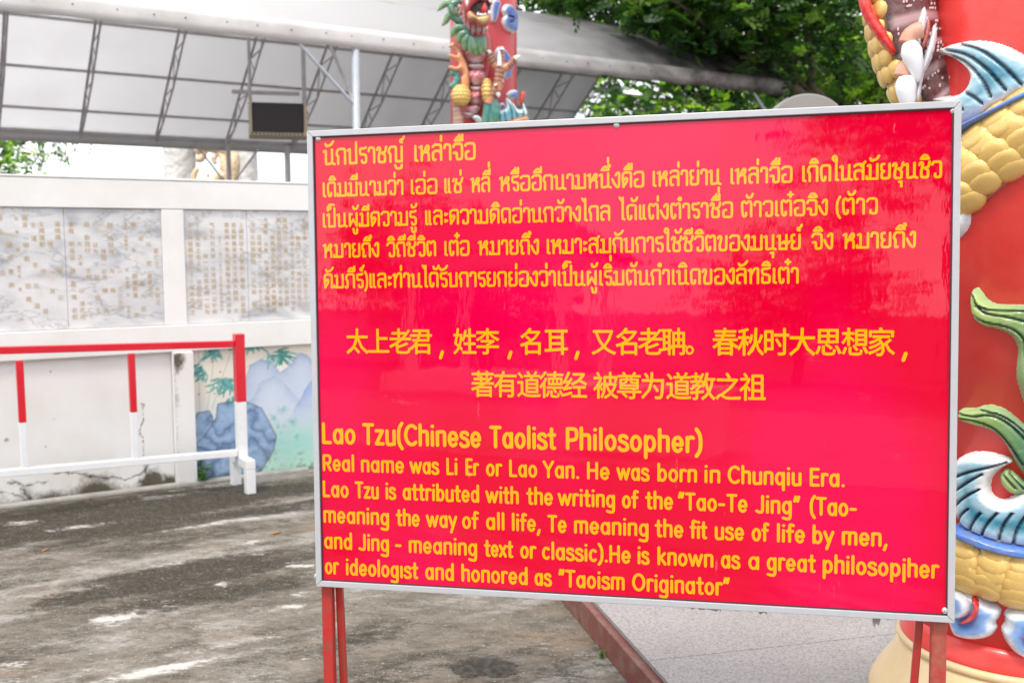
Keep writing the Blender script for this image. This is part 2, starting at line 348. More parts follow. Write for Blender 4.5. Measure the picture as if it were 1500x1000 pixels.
def fcrack(S,Z):
    g=np.clip(1-(Z-.0)/.07,0,1)*.55+np.clip((fbm(S*3,Z*4,5)-.52)*2,0,1)*np.clip(1-Z/.3,0,1)*.9
    for (x,y,r,k) in [(75,737,.09,.9),(130,722,.12,.6),(150,718,.12,.7),(75,545,.009,1.0),(10,645,.018,1.0),(68,655,.009,.9),(80,615,.009,.7),(225,700,.07,1.),(220,712,.06,1.),(255,705,.05,.8),(40,720,.05,.6)]:
        s,z=wall_px(x,y); g=g+k*np.exp(-((S-s)**2+(Z-z)**2)/r**2*1.2)
    c=np.zeros_like(S); wob=(fbm(S*28,Z*28,8)-.5)*.03
    for P in CR:
        d=segd(S+wob,Z+wob,P); c=np.maximum(c,np.clip(1.1-d/.0045,0,1)*(.5+.5*(fbm(S*25,Z*25,9)>.42))); g=g+.3*np.exp(-(d/.012)**2)
    return np.stack([g,c,0*c],-1)
wgrid('weathered_plaster',-2.2,1.018,0,.868,-.026,GW,fcrack,.0075)
def fpil(S,Z):
    s0,z0=wall_px(258,528)
    g=1.15*np.exp(-((S-s0-.01)/.035)**2-((Z-z0)/.055)**2)*(.3+1.2*fbm(S*50,Z*30,77))
    sx,_=wall_px(256,600)
    g+=.75*np.exp(-((S-sx)/.03)**2)*(.35+.65*np.clip((fbm(S*20,Z*6,4)-.4)*4,0,1))*(Z>.1)+.35*np.clip((fbm(S*8,Z*5,14)-.45)*3,0,1)
    g+=np.clip(1-Z/.05,0,1)*.5
    return np.stack([g,0*g,0*g],-1)
for k,(a,b_) in enumerate([(1.02,1.15),(2.6,2.73)]):
    wbox('pilaster',a,b_,0,.868,-.027,.03,white,.006)
    wgrid('pilaster_stain',a+.006,b_-.006,.004,.862,.033,GW,fpil if k==0 else (lambda S,Z:np.stack([.5*np.clip(1-Z/.1,0,1),0*S,0*S],-1)),.006)
# marble slabs
def marble():
    m=bpy.data.materials.new('grey_marble'); m.use_nodes=True; nt=m.node_tree; b=nt.nodes['Principled BSDF']; N=nt.nodes.new; K=nt.links.new
    t=N('ShaderNodeTexCoord'); mp=N('ShaderNodeMapping'); mp.inputs['Rotation'].default_value=(0,R(40),0); mp.inputs['Scale'].default_value=(1.6,1.6,3.4); K(t.outputs['Object'],mp.inputs[0])
    n=N('ShaderNodeTexNoise'); n.inputs['Scale'].default_value=1.7; n.inputs['Detail'].default_value=9; n.inputs['Distortion'].default_value=1.2; K(mp.outputs[0],n.inputs[0])
    r=N('ShaderNodeValToRGB'); e=r.color_ramp.elements; e[0].position=.30; e[0].color=(.36,.37,.39,1); e[1].position=.62; e[1].color=(.66,.66,.67,1); q=e.new(.44); q.color=(.54,.55,.57,1)
    K(n.outputs[0],r.inputs[0])
    n2=N('ShaderNodeTexNoise'); n2.inputs['Scale'].default_value=1.0; n2.inputs['Detail'].default_value=10; n2.inputs['Roughness'].default_value=.7; n2.inputs['Distortion'].default_value=.3; K(mp.outputs[0],n2.inputs[0])
    r2=N('ShaderNodeValToRGB'); e=r2.color_ramp.elements; e[0].position=.485; e[0].color=(0,0,0,1); e[1].position=.515; e[1].color=(0,0,0,1); q=e.new(.50); q.color=(.45,.45,.45,1); K(n2.outputs[0],r2.inputs[0])
    mx=N('ShaderNodeMix'); mx.data_type='RGBA'; mx.inputs['B'].default_value=(.13,.13,.16,1); K(r2.outputs[0],mx.inputs['Factor']); K(r.outputs[0],mx.inputs['A'])
    n4=N('ShaderNodeTexNoise'); n4.inputs['Scale'].default_value=5; n4.inputs['Detail'].default_value=5; K(t.outputs['Object'],n4.inputs[0])
    r4=N('ShaderNodeValToRGB'); r4.color_ramp.elements[0].position=.58; r4.color_ramp.elements[1].position=.75; r4.color_ramp.elements[1].color=(.45,.45,.45,1); K(n4.outputs[0],r4.inputs[0])
    m2=N('ShaderNodeMix'); m2.data_type='RGBA'; m2.inputs['B'].default_value=(.55,.42,.25,1); K(r4.outputs[0],m2.inputs['Factor']); K(mx.outputs['Result'],m2.inputs['A'])
    K(m2.outputs['Result'],b.inputs['Base Color']); b.inputs['Roughness'].default_value=.32; return m
MAR=marble(); gold_ink=mat('faded_gold_paint',(.48,.34,.15),.6,noise=(7,.9,(.56,.53,.48)))
TXT='道生一一生二二生三三生万物负阴而抱阳冲气以为和天得一以清地得一以宁神得一以灵谷得一以盈侯王得一以为天下正其致之也上士闻道勤而行之中士闻道若存若亡下士闻道大笑之不笑不足以为道故建言有之明道若昧进道若退夷道若颣上德若谷大白若辱广德若不足建德若偷质真若渝大方无隅大器晚成大音希声大象无形道隐无名夫唯道善贷且成'
GLY={}
def cjk(ch,off=.0):
    key=(ch,off)
    if key in GLY: return GLY[key]
    c=bpy.data.curves.new('glyph','FONT'); c.body=ch; c.size=1; c.offset=off; c.resolution_u=2; c.fill_mode='FRONT'
    o=bpy.data.objects.new('glyph',c); scene.collection.objects.link(o)
    me=o.to_mesh(); v=np.array([x.co[:] for x in me.vertices]).reshape(-1,3); f=[tuple(p.vertices) for p in me.polygons]
    o.to_mesh_clear(); bpy.data.objects.remove(o); bpy.data.curves.remove(c)
    GLY[key]=(v,f); return GLY[key]
slabs=[(-1.42,-.78),(-.78,-.13),(-.13,.425),(.425,.988),(1.125,1.53),(1.53,2.27),(2.41,3.05),(3.05,3.55),(3.69,4.3),(4.3,4.83),(4.97,5.5),(5.5,6.1)]
ti=0; rr=random.Random(4)
for si,(a,b_) in enumerate(slabs):
    sl_=wbox('marble_slab',a+.0008,b_-.0008,1.043,1.772,-.029,-.016+.0015*(si%2),MAR,.002)
    mb=MB(); dens=.30 if b_<.5 else (.5 if b_<1 else .93); ncol=max(3,int((b_-a-.03)/.043)); pitch=(b_-a-.03)/ncol
    for c in range(ncol):
        s=b_-.015-pitch*(c+.5); z=1.70-(.035 if rr.random()<.5 else 0)
        small=rr.random()<.12
        sz=.022 if small else .034
        gaps=rr.random()
        while z>1.10:
            ti+=1
            if rr.random()<dens and not (z>1.6 and gaps<.35):
                v,f=cjk(TXT[ti%len(TXT)],.006)
                if len(v):
                    P=[wpt(s-sz/2+p[0]*sz,z+p[1]*sz,-.0135+.0015*(si%2)) for p in v]; mb.add(P,f)
            z-=sz*1.18
    if mb.v: mb.build('inscription',gold_ink,sl_)
# ---- mural (flat painting on the plaster): painted colours on a sheet
def px2(P): return [wall_px(*p) for p in P]
def fmural(S,Z):
    def mixm(C,m,c): return C*(1-m[...,None])+np.array(c)*m[...,None]
    w=(fbm(S*9,Z*9,21)-.5)*.03; Sx=S+w; Zx=Z-w
    C=np.ones(S.shape+(3,))*np.array((.72,.68,.60)); n1=fbm(S*14,Z*30,22); n2=fbm(S*45,Z*45,23)
    _,zt=wall_px(380,600); _,zg=wall_px(430,640)
    C=mixm(C,np.clip((.62-Z)/.25,0,1)*.55,(.45,.55,.66))
    C=mixm(C,np.clip((.42-Z)/.22,0,1)*(.5+.5*n1),(.25,.58,.52))
    C=mixm(C,np.clip((.20-Z)/.18,0,1)*.6,(.45,.66,.52))
    def hill(P,c1,c2,k=1.):
        nonlocal C
        P=px2(P); m=inpoly(Sx,Zx,P); d=segd(Sx,Zx,P[:-2]); g=np.exp(-d/.05)*.9*(.5+n2); base=np.array(c1)*(1-np.clip(g,0,1)[...,None])+np.array(c2)*np.clip(g,0,1)[...,None]
        fade=np.clip((Z-.28)/.25,0,1)*k*m
        C=C*(1-fade[...,None])+base*fade[...,None]
    hill([(355,570),(368,535),(385,527),(400,530),(412,546),(425,535),(440,516),(452,520),(470,540),(520,560),(560,650),(355,650)],(.52,.58,.70),(.30,.38,.56))
    hill([(340,620),(365,588),(385,560),(402,550),(415,558),(430,575),(445,590),(480,600),(520,650),(340,660)],(.56,.63,.74),(.34,.43,.60),.95)
    hill([(430,600),(455,560),(480,545),(520,570),(560,600),(560,660),(430,660)],(.42,.53,.72),(.22,.33,.58),.9)
    # far shrubs
    for (x,y,r) in [(415,600,.028),(402,612,.025),(430,618,.03),(412,628,.035),(428,603,.02),(437,640,.02)]:
        s,z=wall_px(x,y); m=np.exp(-((S-s)**2+(Z-z)**2)/r**2)*(n2>.47); C=mixm(C,np.clip(m,0,1)*.8,(.12,.42,.42))
    # rocks
    def rock(P,seed,flow):
        nonlocal C
        P=px2(P); m=inpoly(S,Z,P); d=segd(S,Z,P,True)
        a,b_=flow; q=np.abs(np.sin((S*a+Z*b_)*15+fbm(S*6,Z*6,seed)*8)); 
        q=q**.6; base=np.array((.27,.39,.57))*q[...,None]+np.array((.07,.13,.28))*(1-q[...,None]); base=base*(.75+.5*n2[...,None])
        base=base*np.clip(.7+d/.06,0,1)[...,None]
        C=np.where(m[...,None],base,C); C=mixm(C,(d<.0028)*.7,(.10,.13,.17))
    rock([(282,628),(290,605),(308,602),(313,610),(318,640),(300,662),(282,660)],31,(1,.2))
    rock([(283,655),(300,640),(318,612),(320,592),(346,587),(362,588),(385,598),(396,618),(407,640),(403,660),(385,690),(330,706),(282,700)],33,(.5,1.2))
    rock([(283,670),(310,660),(330,655),(350,664),(345,690),(300,706),(283,706)],35,(1,-.6))
    # bamboo
    def stalk(P,wd=.003):
        nonlocal C
        d=segd(S,Z,px2(P)); C=mixm(C,np.clip(1.4-d/wd,0,1)*.8,(.30,.47,.40))
    for P in ([(292,500),(293,560),(294,605)],[(316,505),(311,560),(305,600)],[(345,500),(325,560),(312,600)],[(395,520),(360,540),(345,555)]): stalk(P)
    for (x,y) in [(293,578),(306,575),(316,577),(313,530),(324,545)]:
        s,z=wall_px(x,y); C=mixm(C,1.*(np.hypot((S-s)/2,Z-z)<.004),(.08,.16,.14))
    r2=random.Random(8)
    for (x,y,k,sp,dirx) in [(290,540,14,20,-.1),(312,512,16,24,0),(335,560,22,26,.1),(322,560,10,18,-.2),(350,500,12,22,.2),(375,500,16,24,.1),(400,520,12,22,.7),(412,520,12,22,.6),(345,585,8,14,.3),(300,548,8,15,-.5)]:
        for i in range(int(k*1.5)):
            x0=x+r2.uniform(-8,8); y0=y+r2.uniform(-7,7); a=R(90)+r2.uniform(-1.1,1.1)-dirx*1.2; l=r2.uniform(.55,1.1)*sp
            x1=x0+math.cos(a)*l; y1=y0+math.sin(a)*l*.75
            p,q=px2([(x0,y0),(x1,y1)]); dx,dy=q[0]-p[0],q[1]-p[1]; L2=dx*dx+dy*dy
            t=((S-p[0])*dx+(Z-p[1])*dy)/L2; d=np.hypot(S-p[0]-t*dx,Z-p[1]-t*dy); m=(t>0)&(t<1)&(d<.0072*np.sin(np.clip(t,0,1)*math.pi)+.0008)
            c=[(.04,.22,.20),(.08,.34,.28),(.14,.38,.40)][r2.randrange(3)]; C=mixm(C,m*.85,c)
    # dark speckle of damp at the foot
    g=np.clip(.06-Z,0,.06)/.06; C=mixm(C,np.clip(g*(n2>.5)*1.0,0,1)*.7,(.06,.06,.045))
    for (x,y,r) in [(395,668,.05),(380,690,.04),(442,668,.03),(370,700,.05)]:
        s,z=wall_px(x,y); m=np.exp(-((S-s)**2+(Z-z)**2)/r**2)*(n2>.52); C=mixm(C,np.clip(m,0,1)*.7,(.16,.13,.11))
    return np.clip(C,0,1)
mural_m=mat('mural_paint',(1,1,1),.65,vcol='paint')
wgrid('mural_panel',1.152,2.55,.003,.868,-.026,mural_m,fmural,.0055)
# plinth line where wall meets ground
plinth=mat('grey_cement',(.32,.31,.28),.85,noise=(9,.8,(.5,.48,.45)))
wbox('footing',S0,1.9,-.01,.018,-.01,.055,plinth,.008)

# ================================================================== CANOPY behind the wall
EA=onz(200,13,3.8); EB=onz(1160,125,3.8); ED=(EB-EA); TE=np.linalg.norm(ED); ED/=TE; EN=np.array([-ED[1],ED[0],0])
PROF=[(0,3.80),(.25,4.02),(.6,4.25),(1.3,4.6),(2.0,4.84),(2.7,5.02),(3.3,5.08),(3.8,5.02),(4.2,4.86),(4.5,4.67),(5,4.24),(5.56,3.8),(6.0,3.42),(6.3,3.2)]
PROF=chaikin(PROF,1)
def ep(t,w,z): p=EA+ED*t+EN*w; return np.array([p[0],p[1],z])
T0,T1=-5.5,TE
canopy=empty('membrane_canopy','arched white membrane canopy on steel trusses behind the boundary wall','canopy',loc=ep(2.28,0,0))
memb=mat('white_membrane',(.60,.585,.56),.55,transl=.62,noise=(1.3,.3,(.74,.72,.71)),bump=(3,.3,.02),vcol='paint')
def dirt_shade_membrane():
    m=MATS['white_membrane']; nt=m.node_tree; return m
ts=np.arange(T0,T1+.01,.28); ts[-1]=T1
V=[];ii=0
for k,t_ in enumerate(ts):
    for j,(w_,z_) in enumerate(PROF):
        sag=.02*math.sin(t_*2*math.pi/1.12)**2
        V.append(ep(t_,w_,z_-sag*(0<j<len(PROF)-1)))
nP=len(PROF); Fq=[(k*nP+j,(k+1)*nP+j,(k+1)*nP+j+1,k*nP+j+1) for k in range(len(ts)-1) for j in range(nP-1)]
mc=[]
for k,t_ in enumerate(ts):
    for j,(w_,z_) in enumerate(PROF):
        g_=max(0,min(1,(t_-3.5-1.2*vnoise(np.array(w_*1.7),np.array(t_*.9),5)-.7*vnoise(np.array(w_*6.),np.array(t_*2.2),6))/3.6)) if w_<4.3 else 0  # grime and the tree's shade painted together, darkening the right end
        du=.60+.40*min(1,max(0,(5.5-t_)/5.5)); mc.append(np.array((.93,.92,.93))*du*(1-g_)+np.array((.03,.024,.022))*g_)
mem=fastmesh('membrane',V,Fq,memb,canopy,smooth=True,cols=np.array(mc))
sm=mem.modifiers.new('thickness','SOLIDIFY'); sm.thickness=.006
val=mat('valance_fabric',(.74,.73,.72),.5,noise=(2.5,.45,(.50,.46,.44)),transl=.25,bump=(9,.3,.01),vcol='paint')
V=[];fs=[];vc=[]
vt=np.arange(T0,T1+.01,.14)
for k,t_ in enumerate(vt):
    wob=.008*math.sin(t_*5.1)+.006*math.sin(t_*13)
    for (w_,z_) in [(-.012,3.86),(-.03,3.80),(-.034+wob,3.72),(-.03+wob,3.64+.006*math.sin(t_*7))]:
        V.append(ep(t_,w_,z_)); g_=max(0,min(1,(t_-2.6-.8*rr.random())/4.5)); vc.append(np.array((.74,.73,.72))*(1-g_)+np.array((.045,.032,.028))*g_)  # valance colour takes in grime and painted tree shade to the right
Fq=[(k*4+j,(k+1)*4+j,(k+1)*4+j+1,k*4+j+1) for k in range(len(vt)-1) for j in range(3)]
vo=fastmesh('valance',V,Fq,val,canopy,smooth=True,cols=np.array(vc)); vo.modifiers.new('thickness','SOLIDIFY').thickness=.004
V=[ep(t_,6.31,z_) for t_ in vt for z_ in (3.24,3.02)]; Fq=[(2*k,2*k+2,2*k+3,2*k+1) for k in range(len(vt)-1)]
vb_=fastmesh('back_valance',V,Fq,val,canopy,cols=np.ones((len(V),3))*.6); vb_.modifiers.new('thickness','SOLIDIFY').thickness=.004
steel=mat('grey_steel_paint',(.46,.44,.46),.5,noise=(8,.5,(.28,.22,.2)))
galv=mat('galvanised_pipe',(.42,.46,.52),.45,metal=.2,noise=(10,.5,(.55,.57,.6)))
eye=mat('rusty_eyelet',(.12,.06,.05),.7)
k=0
def prof_at(w_):
    for (a,z1),(b_,z2) in zip(PROF[:-1],PROF[1:]):
        if a<=w_<=b_: return z1+(z2-z1)*(w_-a)/(b_-a)
    return PROF[-1][1]
for w_ in (.04,1.0,2.0,3.0,3.9,4.62,5.3,5.9,6.27):
    mb=MB(); z_=prof_at(w_)-.035; mb.bar(ep(T0,w_,z_),ep(T1,w_,z_),.035,.04); mb.build('purlin',steel,canopy)
ribs=[.425+1.12*i for i in range(-5,8)]+[TE-.05]
chord=[(w_,prof_at(w_)) for w_ in np.linspace(.02,6.25,19)]
lower=[]
for i,(w_,z_) in enumerate(chord):
    a=chord[max(i-1,0)]; b_=chord[min(i+1,18)]; d=np.array([b_[0]-a[0],b_[1]-a[1]]); d/=np.linalg.norm(d); nrm=np.array([d[1],-d[0]])
    dep=.30*min(1,.35+i/4,.35+(18-i)/4)
    lower.append((w_+nrm[0]*dep,z_-.05+nrm[1]*dep))
for t_ in ribs:
    tr=MB()
    tr.tube([ep(t_,w_,z_-.07) for w_,z_ in chord],.020,8); up_=tr.build('truss',steel,canopy)
    lo=MB(); lo.tube([ep(t_,w_,z_) for w_,z_ in lower],.015,8); lo.build('lower_chord',steel,up_)
    wb=MB()
    for i in range(0,18):
        if i%2==0:
            wb.bar(ep(t_,chord[i][0],chord[i][1]-.07),ep(t_,*lower[i+1]),.015); 
            wb.bar(ep(t_,chord[i][0],chord[i][1]-.07),ep(t_,*lower[i]),.015)
        else: wb.bar(ep(t_,*lower[i]),ep(t_,chord[i+1][0],chord[i+1][1]-.07),.015)
    wb.build('truss_web',steel,up_)
for t_ in (-4.3,2.28,9.0):
    mb=MB(); mb.tube([ep(t_,.0,0),ep(t_,.0,3.72)],.042,16); mb.build('post',galv if t_<8 else steel,canopy,smooth=True)
    for a in ((-.75,0),(0,.9)):
        mb=MB(); mb.tube([ep(t_+a[0],a[1],3.74 if a[1]==0 else 3.98),ep(t_,.0,3.02)],.018,8); mb.build('brace',galv if a[1]==0 else steel,canopy)
for t_ in (-2.6,2.669,7.9):
    mb=MB(); mb.tube([ep(t_,6.15,0),ep(t_,6.15,3.2)],.04,12); p_=mb.build('post',steel,canopy,smooth=True)
    for a in (-.6,.6):
        mb=MB(); mb.tube([ep(t_+a,6.15,3.18),ep(t_,6.15,2.4)],.016,8); mb.build('brace',steel,canopy)
for i in range(40):
    t_=T0+.35*i+.1*random.random(); mb=MB(); mb.ball(ep(t_,-.038,3.755+.02*random.random()),.009,6,4)
    if i%1==0: mb.build('eyelet',eye,vo)

# hanging box
bx=empty('hanging_speaker_box','dark mesh-fronted box with a pale slotted frame hanging under the canopy','speaker',loc=atd(405,190,14))
C0=atd(407,176,13.6); bxd=R(-14); a0=np.array([math.cos(bxd),math.sin(bxd)*-1,0]); a1=np.array([-a0[1],a0[0],0])*-1; AX=(a0,a1,np.array([0,0,1.]))
meshm=mat('dark_speaker_mesh',(.035,.03,.035),.6,bump=(120,.5,.004)); pale=mat('pale_ply',(.55,.47,.36),.6,noise=(12,.6,(.4,.32,.24)))
bw,bh,bd=.34,.20,.26
MB().box(C0,(bw,bd,bh),AX)
mb=MB(); mb.box(C0,(bw,bd,bh),AX); mb.build('cabinet',meshm,bx,bevel=.01)
mb=MB(); mb.box(C0-AX[2]*(bh+.02),(bw+.05,bd+.05,.018),AX); bb=mb.build('bottom_board',pale,bx)
mb=MB(); 
for sx in (-1,1): mb.box(C0+AX[0]*(bw+.022)*sx+AX[1]*.0,(.02,bd+.02,bh+.02),AX)
mb.build('side_frame',pale,bx)
for i in range(14):
    mb=MB(); mb.box(C0+AX[0]*(-bw+i*.05)+AX[1]*(bd+.052)-AX[2]*(bh+.02),(.010,.004,.012),AX); mb.build('slot',meshm,bb)
for i in range(9):
    mb=MB(); mb.box(C0+AX[0]*(-bw-.046)+AX[1]*(bd-.03)+AX[2]*(-bh+.02+i*.045),(.004,.012,.010),AX); mb.build('slot',meshm,bb)
for sx in (-1,1):
    for sy in (-1,1):
        mb=MB(); q=C0+AX[0]*(bw+.02)*sx+AX[1]*bd*sy*.8; mb.tube([q+AX[2]*.0,q+AX[2]*1.05],.02,8); mb.build('hanger_rod',steel,bx)
mb=MB(); mb.bar(C0-AX[0]*.60+AX[2]*.36,C0+AX[0]*.30+AX[2]*.36,.04,.05); mb.build('support_beam',steel,bx)

# thin pale post behind the wall
mb=MB(); p=atd(421,240,17); mb.tube([(p[0],p[1],0),(p[0],p[1],3.2)],.055,12); o=mb.build('flag_post',mat('pale_post',(.6,.6,.62),.6),smooth=True)
tag(o,'thin pale post rising behind the wall below the hanging speaker box','post')

# unseen paving strip, added as a pale band for the board to mirror
mb=MB(); mb.add([(-15,-14,.0),(3,-14,.0),(3,-5,.0),(-15,-5,.0)],[(0,1,2,3)]); tag(mb.build('path',mat('added_pale_paving',(.24,.23,.21),.8,noise=(1.5,.8,(.12,.11,.10)))),kind='structure')
# ================================================================== SIGN
SC=[np.array(p) for p in ([-0.53422442,2.61666068,1.87358016],[1.01615131,2.28061464,1.9066893],[1.01893578,2.22001287,.70822376],[-0.53143995,2.55605891,.67511461])]
SX=(SC[1]-SC[0]+SC[2]-SC[3]); SWid=np.linalg.norm(SX)/2; SX/=np.linalg.norm(SX)
SZ=(SC[0]-SC[3]+SC[1]-SC[2]); SHei=np.linalg.norm(SZ)/2; SZ=SZ-SX*(SZ@SX); SZ/=np.linalg.norm(SZ)
SN=np.cross(SX,SZ)        # outwards, towards the viewer
if SN[1]>0: SN=-SN
SO=SC[0]
def sp(u,v,h=0.): return SO+SX*u-SZ*v+SN*h       # u right, v down, h out
def suv(x,y,h=0.):
    P=onpl(x,y,SO+SN*h,SN)-SO; return P@SX,-(P@SZ)
sign=empty('information_sign','large framed red sign board with yellow Thai, Chinese and English text on red legs','sign',loc=tuple((SC[2]+SC[3])/2*np.array([1,1,0])))
FR=.0155
def vinyl():
    m=bpy.data.materials.new('red_vinyl'); m.use_nodes=True; nt=m.node_tree; b=nt.nodes['Principled BSDF']; N=nt.nodes.new; K=nt.links.new
    t=N('ShaderNodeTexCoord')
    def noise(s,d,r,rot,sc):
        mp=N('ShaderNodeMapping'); mp.inputs['Rotation'].default_value=rot; mp.inputs['Scale'].default_value=sc; K(t.outputs['Object'],mp.inputs[0])
        n=N('ShaderNodeTexNoise'); n.inputs['Scale'].default_value=s; n.inputs['Detail'].default_value=d; n.inputs['Roughness'].default_value=r; K(mp.outputs[0],n.inputs[0]); return n.outputs[0]
    c=N('ShaderNodeMix'); c.data_type='RGBA'; c.inputs['A'].default_value=(.60,.0,.026,1); c.inputs['B'].default_value=(.66,.0,.058,1)
    r=N('ShaderNodeValToRGB'); r.color_ramp.elements[0].position=.48; r.color_ramp.elements[1].position=.60; K(noise(1.8,2,.4,(0,0,0),(1,1,.6)),r.inputs[0]); K(r.outputs[0],c.inputs['Factor'])
    # faded and scuffed film
    f=N('ShaderNodeMix'); f.data_type='RGBA'; f.inputs['B'].default_value=(.80,.16,.20,1)
    r2=N('ShaderNodeValToRGB'); r2.color_ramp.elements[0].position=.64; r2.color_ramp.elements[1].position=.80; r2.color_ramp.elements[1].color=(.35,.35,.35,1)
    K(noise(5,9,.75,(0,R(30),0),(1,1,2.6)),r2.inputs[0]); K(r2.outputs[0],f.inputs['Factor']); K(c.outputs['Result'],f.inputs['A'])
    f2=N('ShaderNodeMix'); f2.data_type='RGBA'; f2.inputs['B'].default_value=(.86,.30,.36,1)
    r5=N('ShaderNodeValToRGB'); r5.color_ramp.elements[0].position=.66; r5.color_ramp.elements[1].position=.78; r5.color_ramp.elements[1].color=(.7,.7,.7,1)
    K(noise(30,6,.8,(0,R(12),0),(1.6,1,.22)),r5.inputs[0]); K(f.outputs['Result'],f2.inputs['A']); K(r5.outputs[0],f2.inputs['Factor'])
    K(f2.outputs['Result'],b.inputs['Base Color'])
    b.inputs['Roughness'].default_value=.5; b.inputs['Specular IOR Level'].default_value=.0
    b.inputs['Coat Weight'].default_value=1; b.inputs['Coat Roughness'].default_value=.02; b.inputs['Coat IOR'].default_value=1.47
    ad=N('ShaderNodeMath'); ad.operation='MULTIPLY_ADD'; ad.inputs[1].default_value=.35
    K(noise(2.2,3,.5,(0,R(8),0),(1.6,1,.5)),ad.inputs[0]); 
    sc=N('ShaderNodeMath'); sc.operation='MULTIPLY'; sc.inputs[1].default_value=.055; K(noise(26,3,.5,(0,R(10),0),(1.3,1,.35)),sc.inputs[0]); K(sc.outputs[0],ad.inputs[2])
    bp=N('ShaderNodeBump'); bp.inputs['Strength'].default_value=.5; bp.inputs['Distance'].default_value=.006; K(ad.outputs[0],bp.inputs['Height'])
    K(bp.outputs[0],b.inputs['Coat Normal'])
    return m
VIN=vinyl()
def sbox(name,u0,u1,v0,v1,h0,h1,m,bev=0,parent=None):
    mb=MB(); mb.box(sp((u0+u1)/2,(v0+v1)/2,(h0+h1)/2),((u1-u0)/2,(h1-h0)/2,(v1-v0)/2),(SX,SN,SZ)); return mb.build(name,m,parent or sign,bevel=bev)
panel=sbox('panel',.004,SWid-.004,.004,SHei-.004,-.016,-.008,VIN)
backm=mat('grey_backing',(.45,.45,.46),.5); sbox('backing_sheet',.006,SWid-.006,.006,SHei-.006,-.022,-.0175,backm)
alu=mat('painted_aluminium',(.47,.48,.51),.35,metal=.15,noise=(30,.35,(.38,.38,.40)))
F_=FR
def frail(name,pts,parent=None):
    # mitred L rail: pts = outer quad (u,v) corners
    mb=MB(); q=[sp(u,v,0) for u,v in pts]+[sp(u,v,-.020) for u,v in pts]
    mb.add(q,[(0,1,2,3),(7,6,5,4),(0,4,5,1),(1,5,6,2),(2,6,7,3),(3,7,4,0)]); return mb.build(name,alu,parent or sign,bevel=.0015)
a,b_,c,d=0,SWid,0,SHei
frail('frame_rail',[(a,c),(b_,c),(b_-F_,c+F_),(a+F_,c+F_)]); frail('frame_rail',[(a,d),(a+F_,d-F_),(b_-F_,d-F_),(b_,d)])
frail('frame_rail',[(a,c+.0008),(a+F_,c+F_+.0008),(a+F_,d-F_-.0008),(a,d-.0008)]); frail('frame_rail',[(b_,c+.0008),(b_,d-.0008),(b_-F_,d-F_-.0008),(b_-F_,c+F_+.0008)])
# thin dark lip inside the frame
lip=mat('dark_lip',(.05,.02,.03),.6)
for (u0,u1,v0,v1) in [(F_,F_+.003,F_,d-F_),(b_-F_-.003,b_-F_,F_,d-F_),(F_+.003,b_-F_-.003,F_,F_+.003),(F_+.003,b_-F_-.003,d-F_-.003,d-F_)]: sbox('frame_lip',u0,u1,v0,v1,-.0085,-.0045,lip)
zinc=mat('zinc_screw',(.62,.62,.64),.3,metal=.5)
for (x,y) in [(466,203),(903,183),(1397,162),(1385,894),(464,844)]:
    u,v=suv(x,y,-.006); mb=MB(); mb.ball(sp(u,v,-.0075),(.0082,.005,.0082),14,8,(SX,SN,SZ)); s_=mb.build('screw',zinc,sign,smooth=True)
    mb=MB(); 
    for k in (0,1):
        e=[SX*math.cos(R(30+90*k))+SZ*math.sin(R(30+90*k)),SN,-SX*math.sin(R(30+90*k))+SZ*math.cos(R(30+90*k))]; mb.box(sp(u,v,-.0032-.0001*k),(.0042,.0004,.0008),e)
    mb.build('screw_slot',lip,s_)
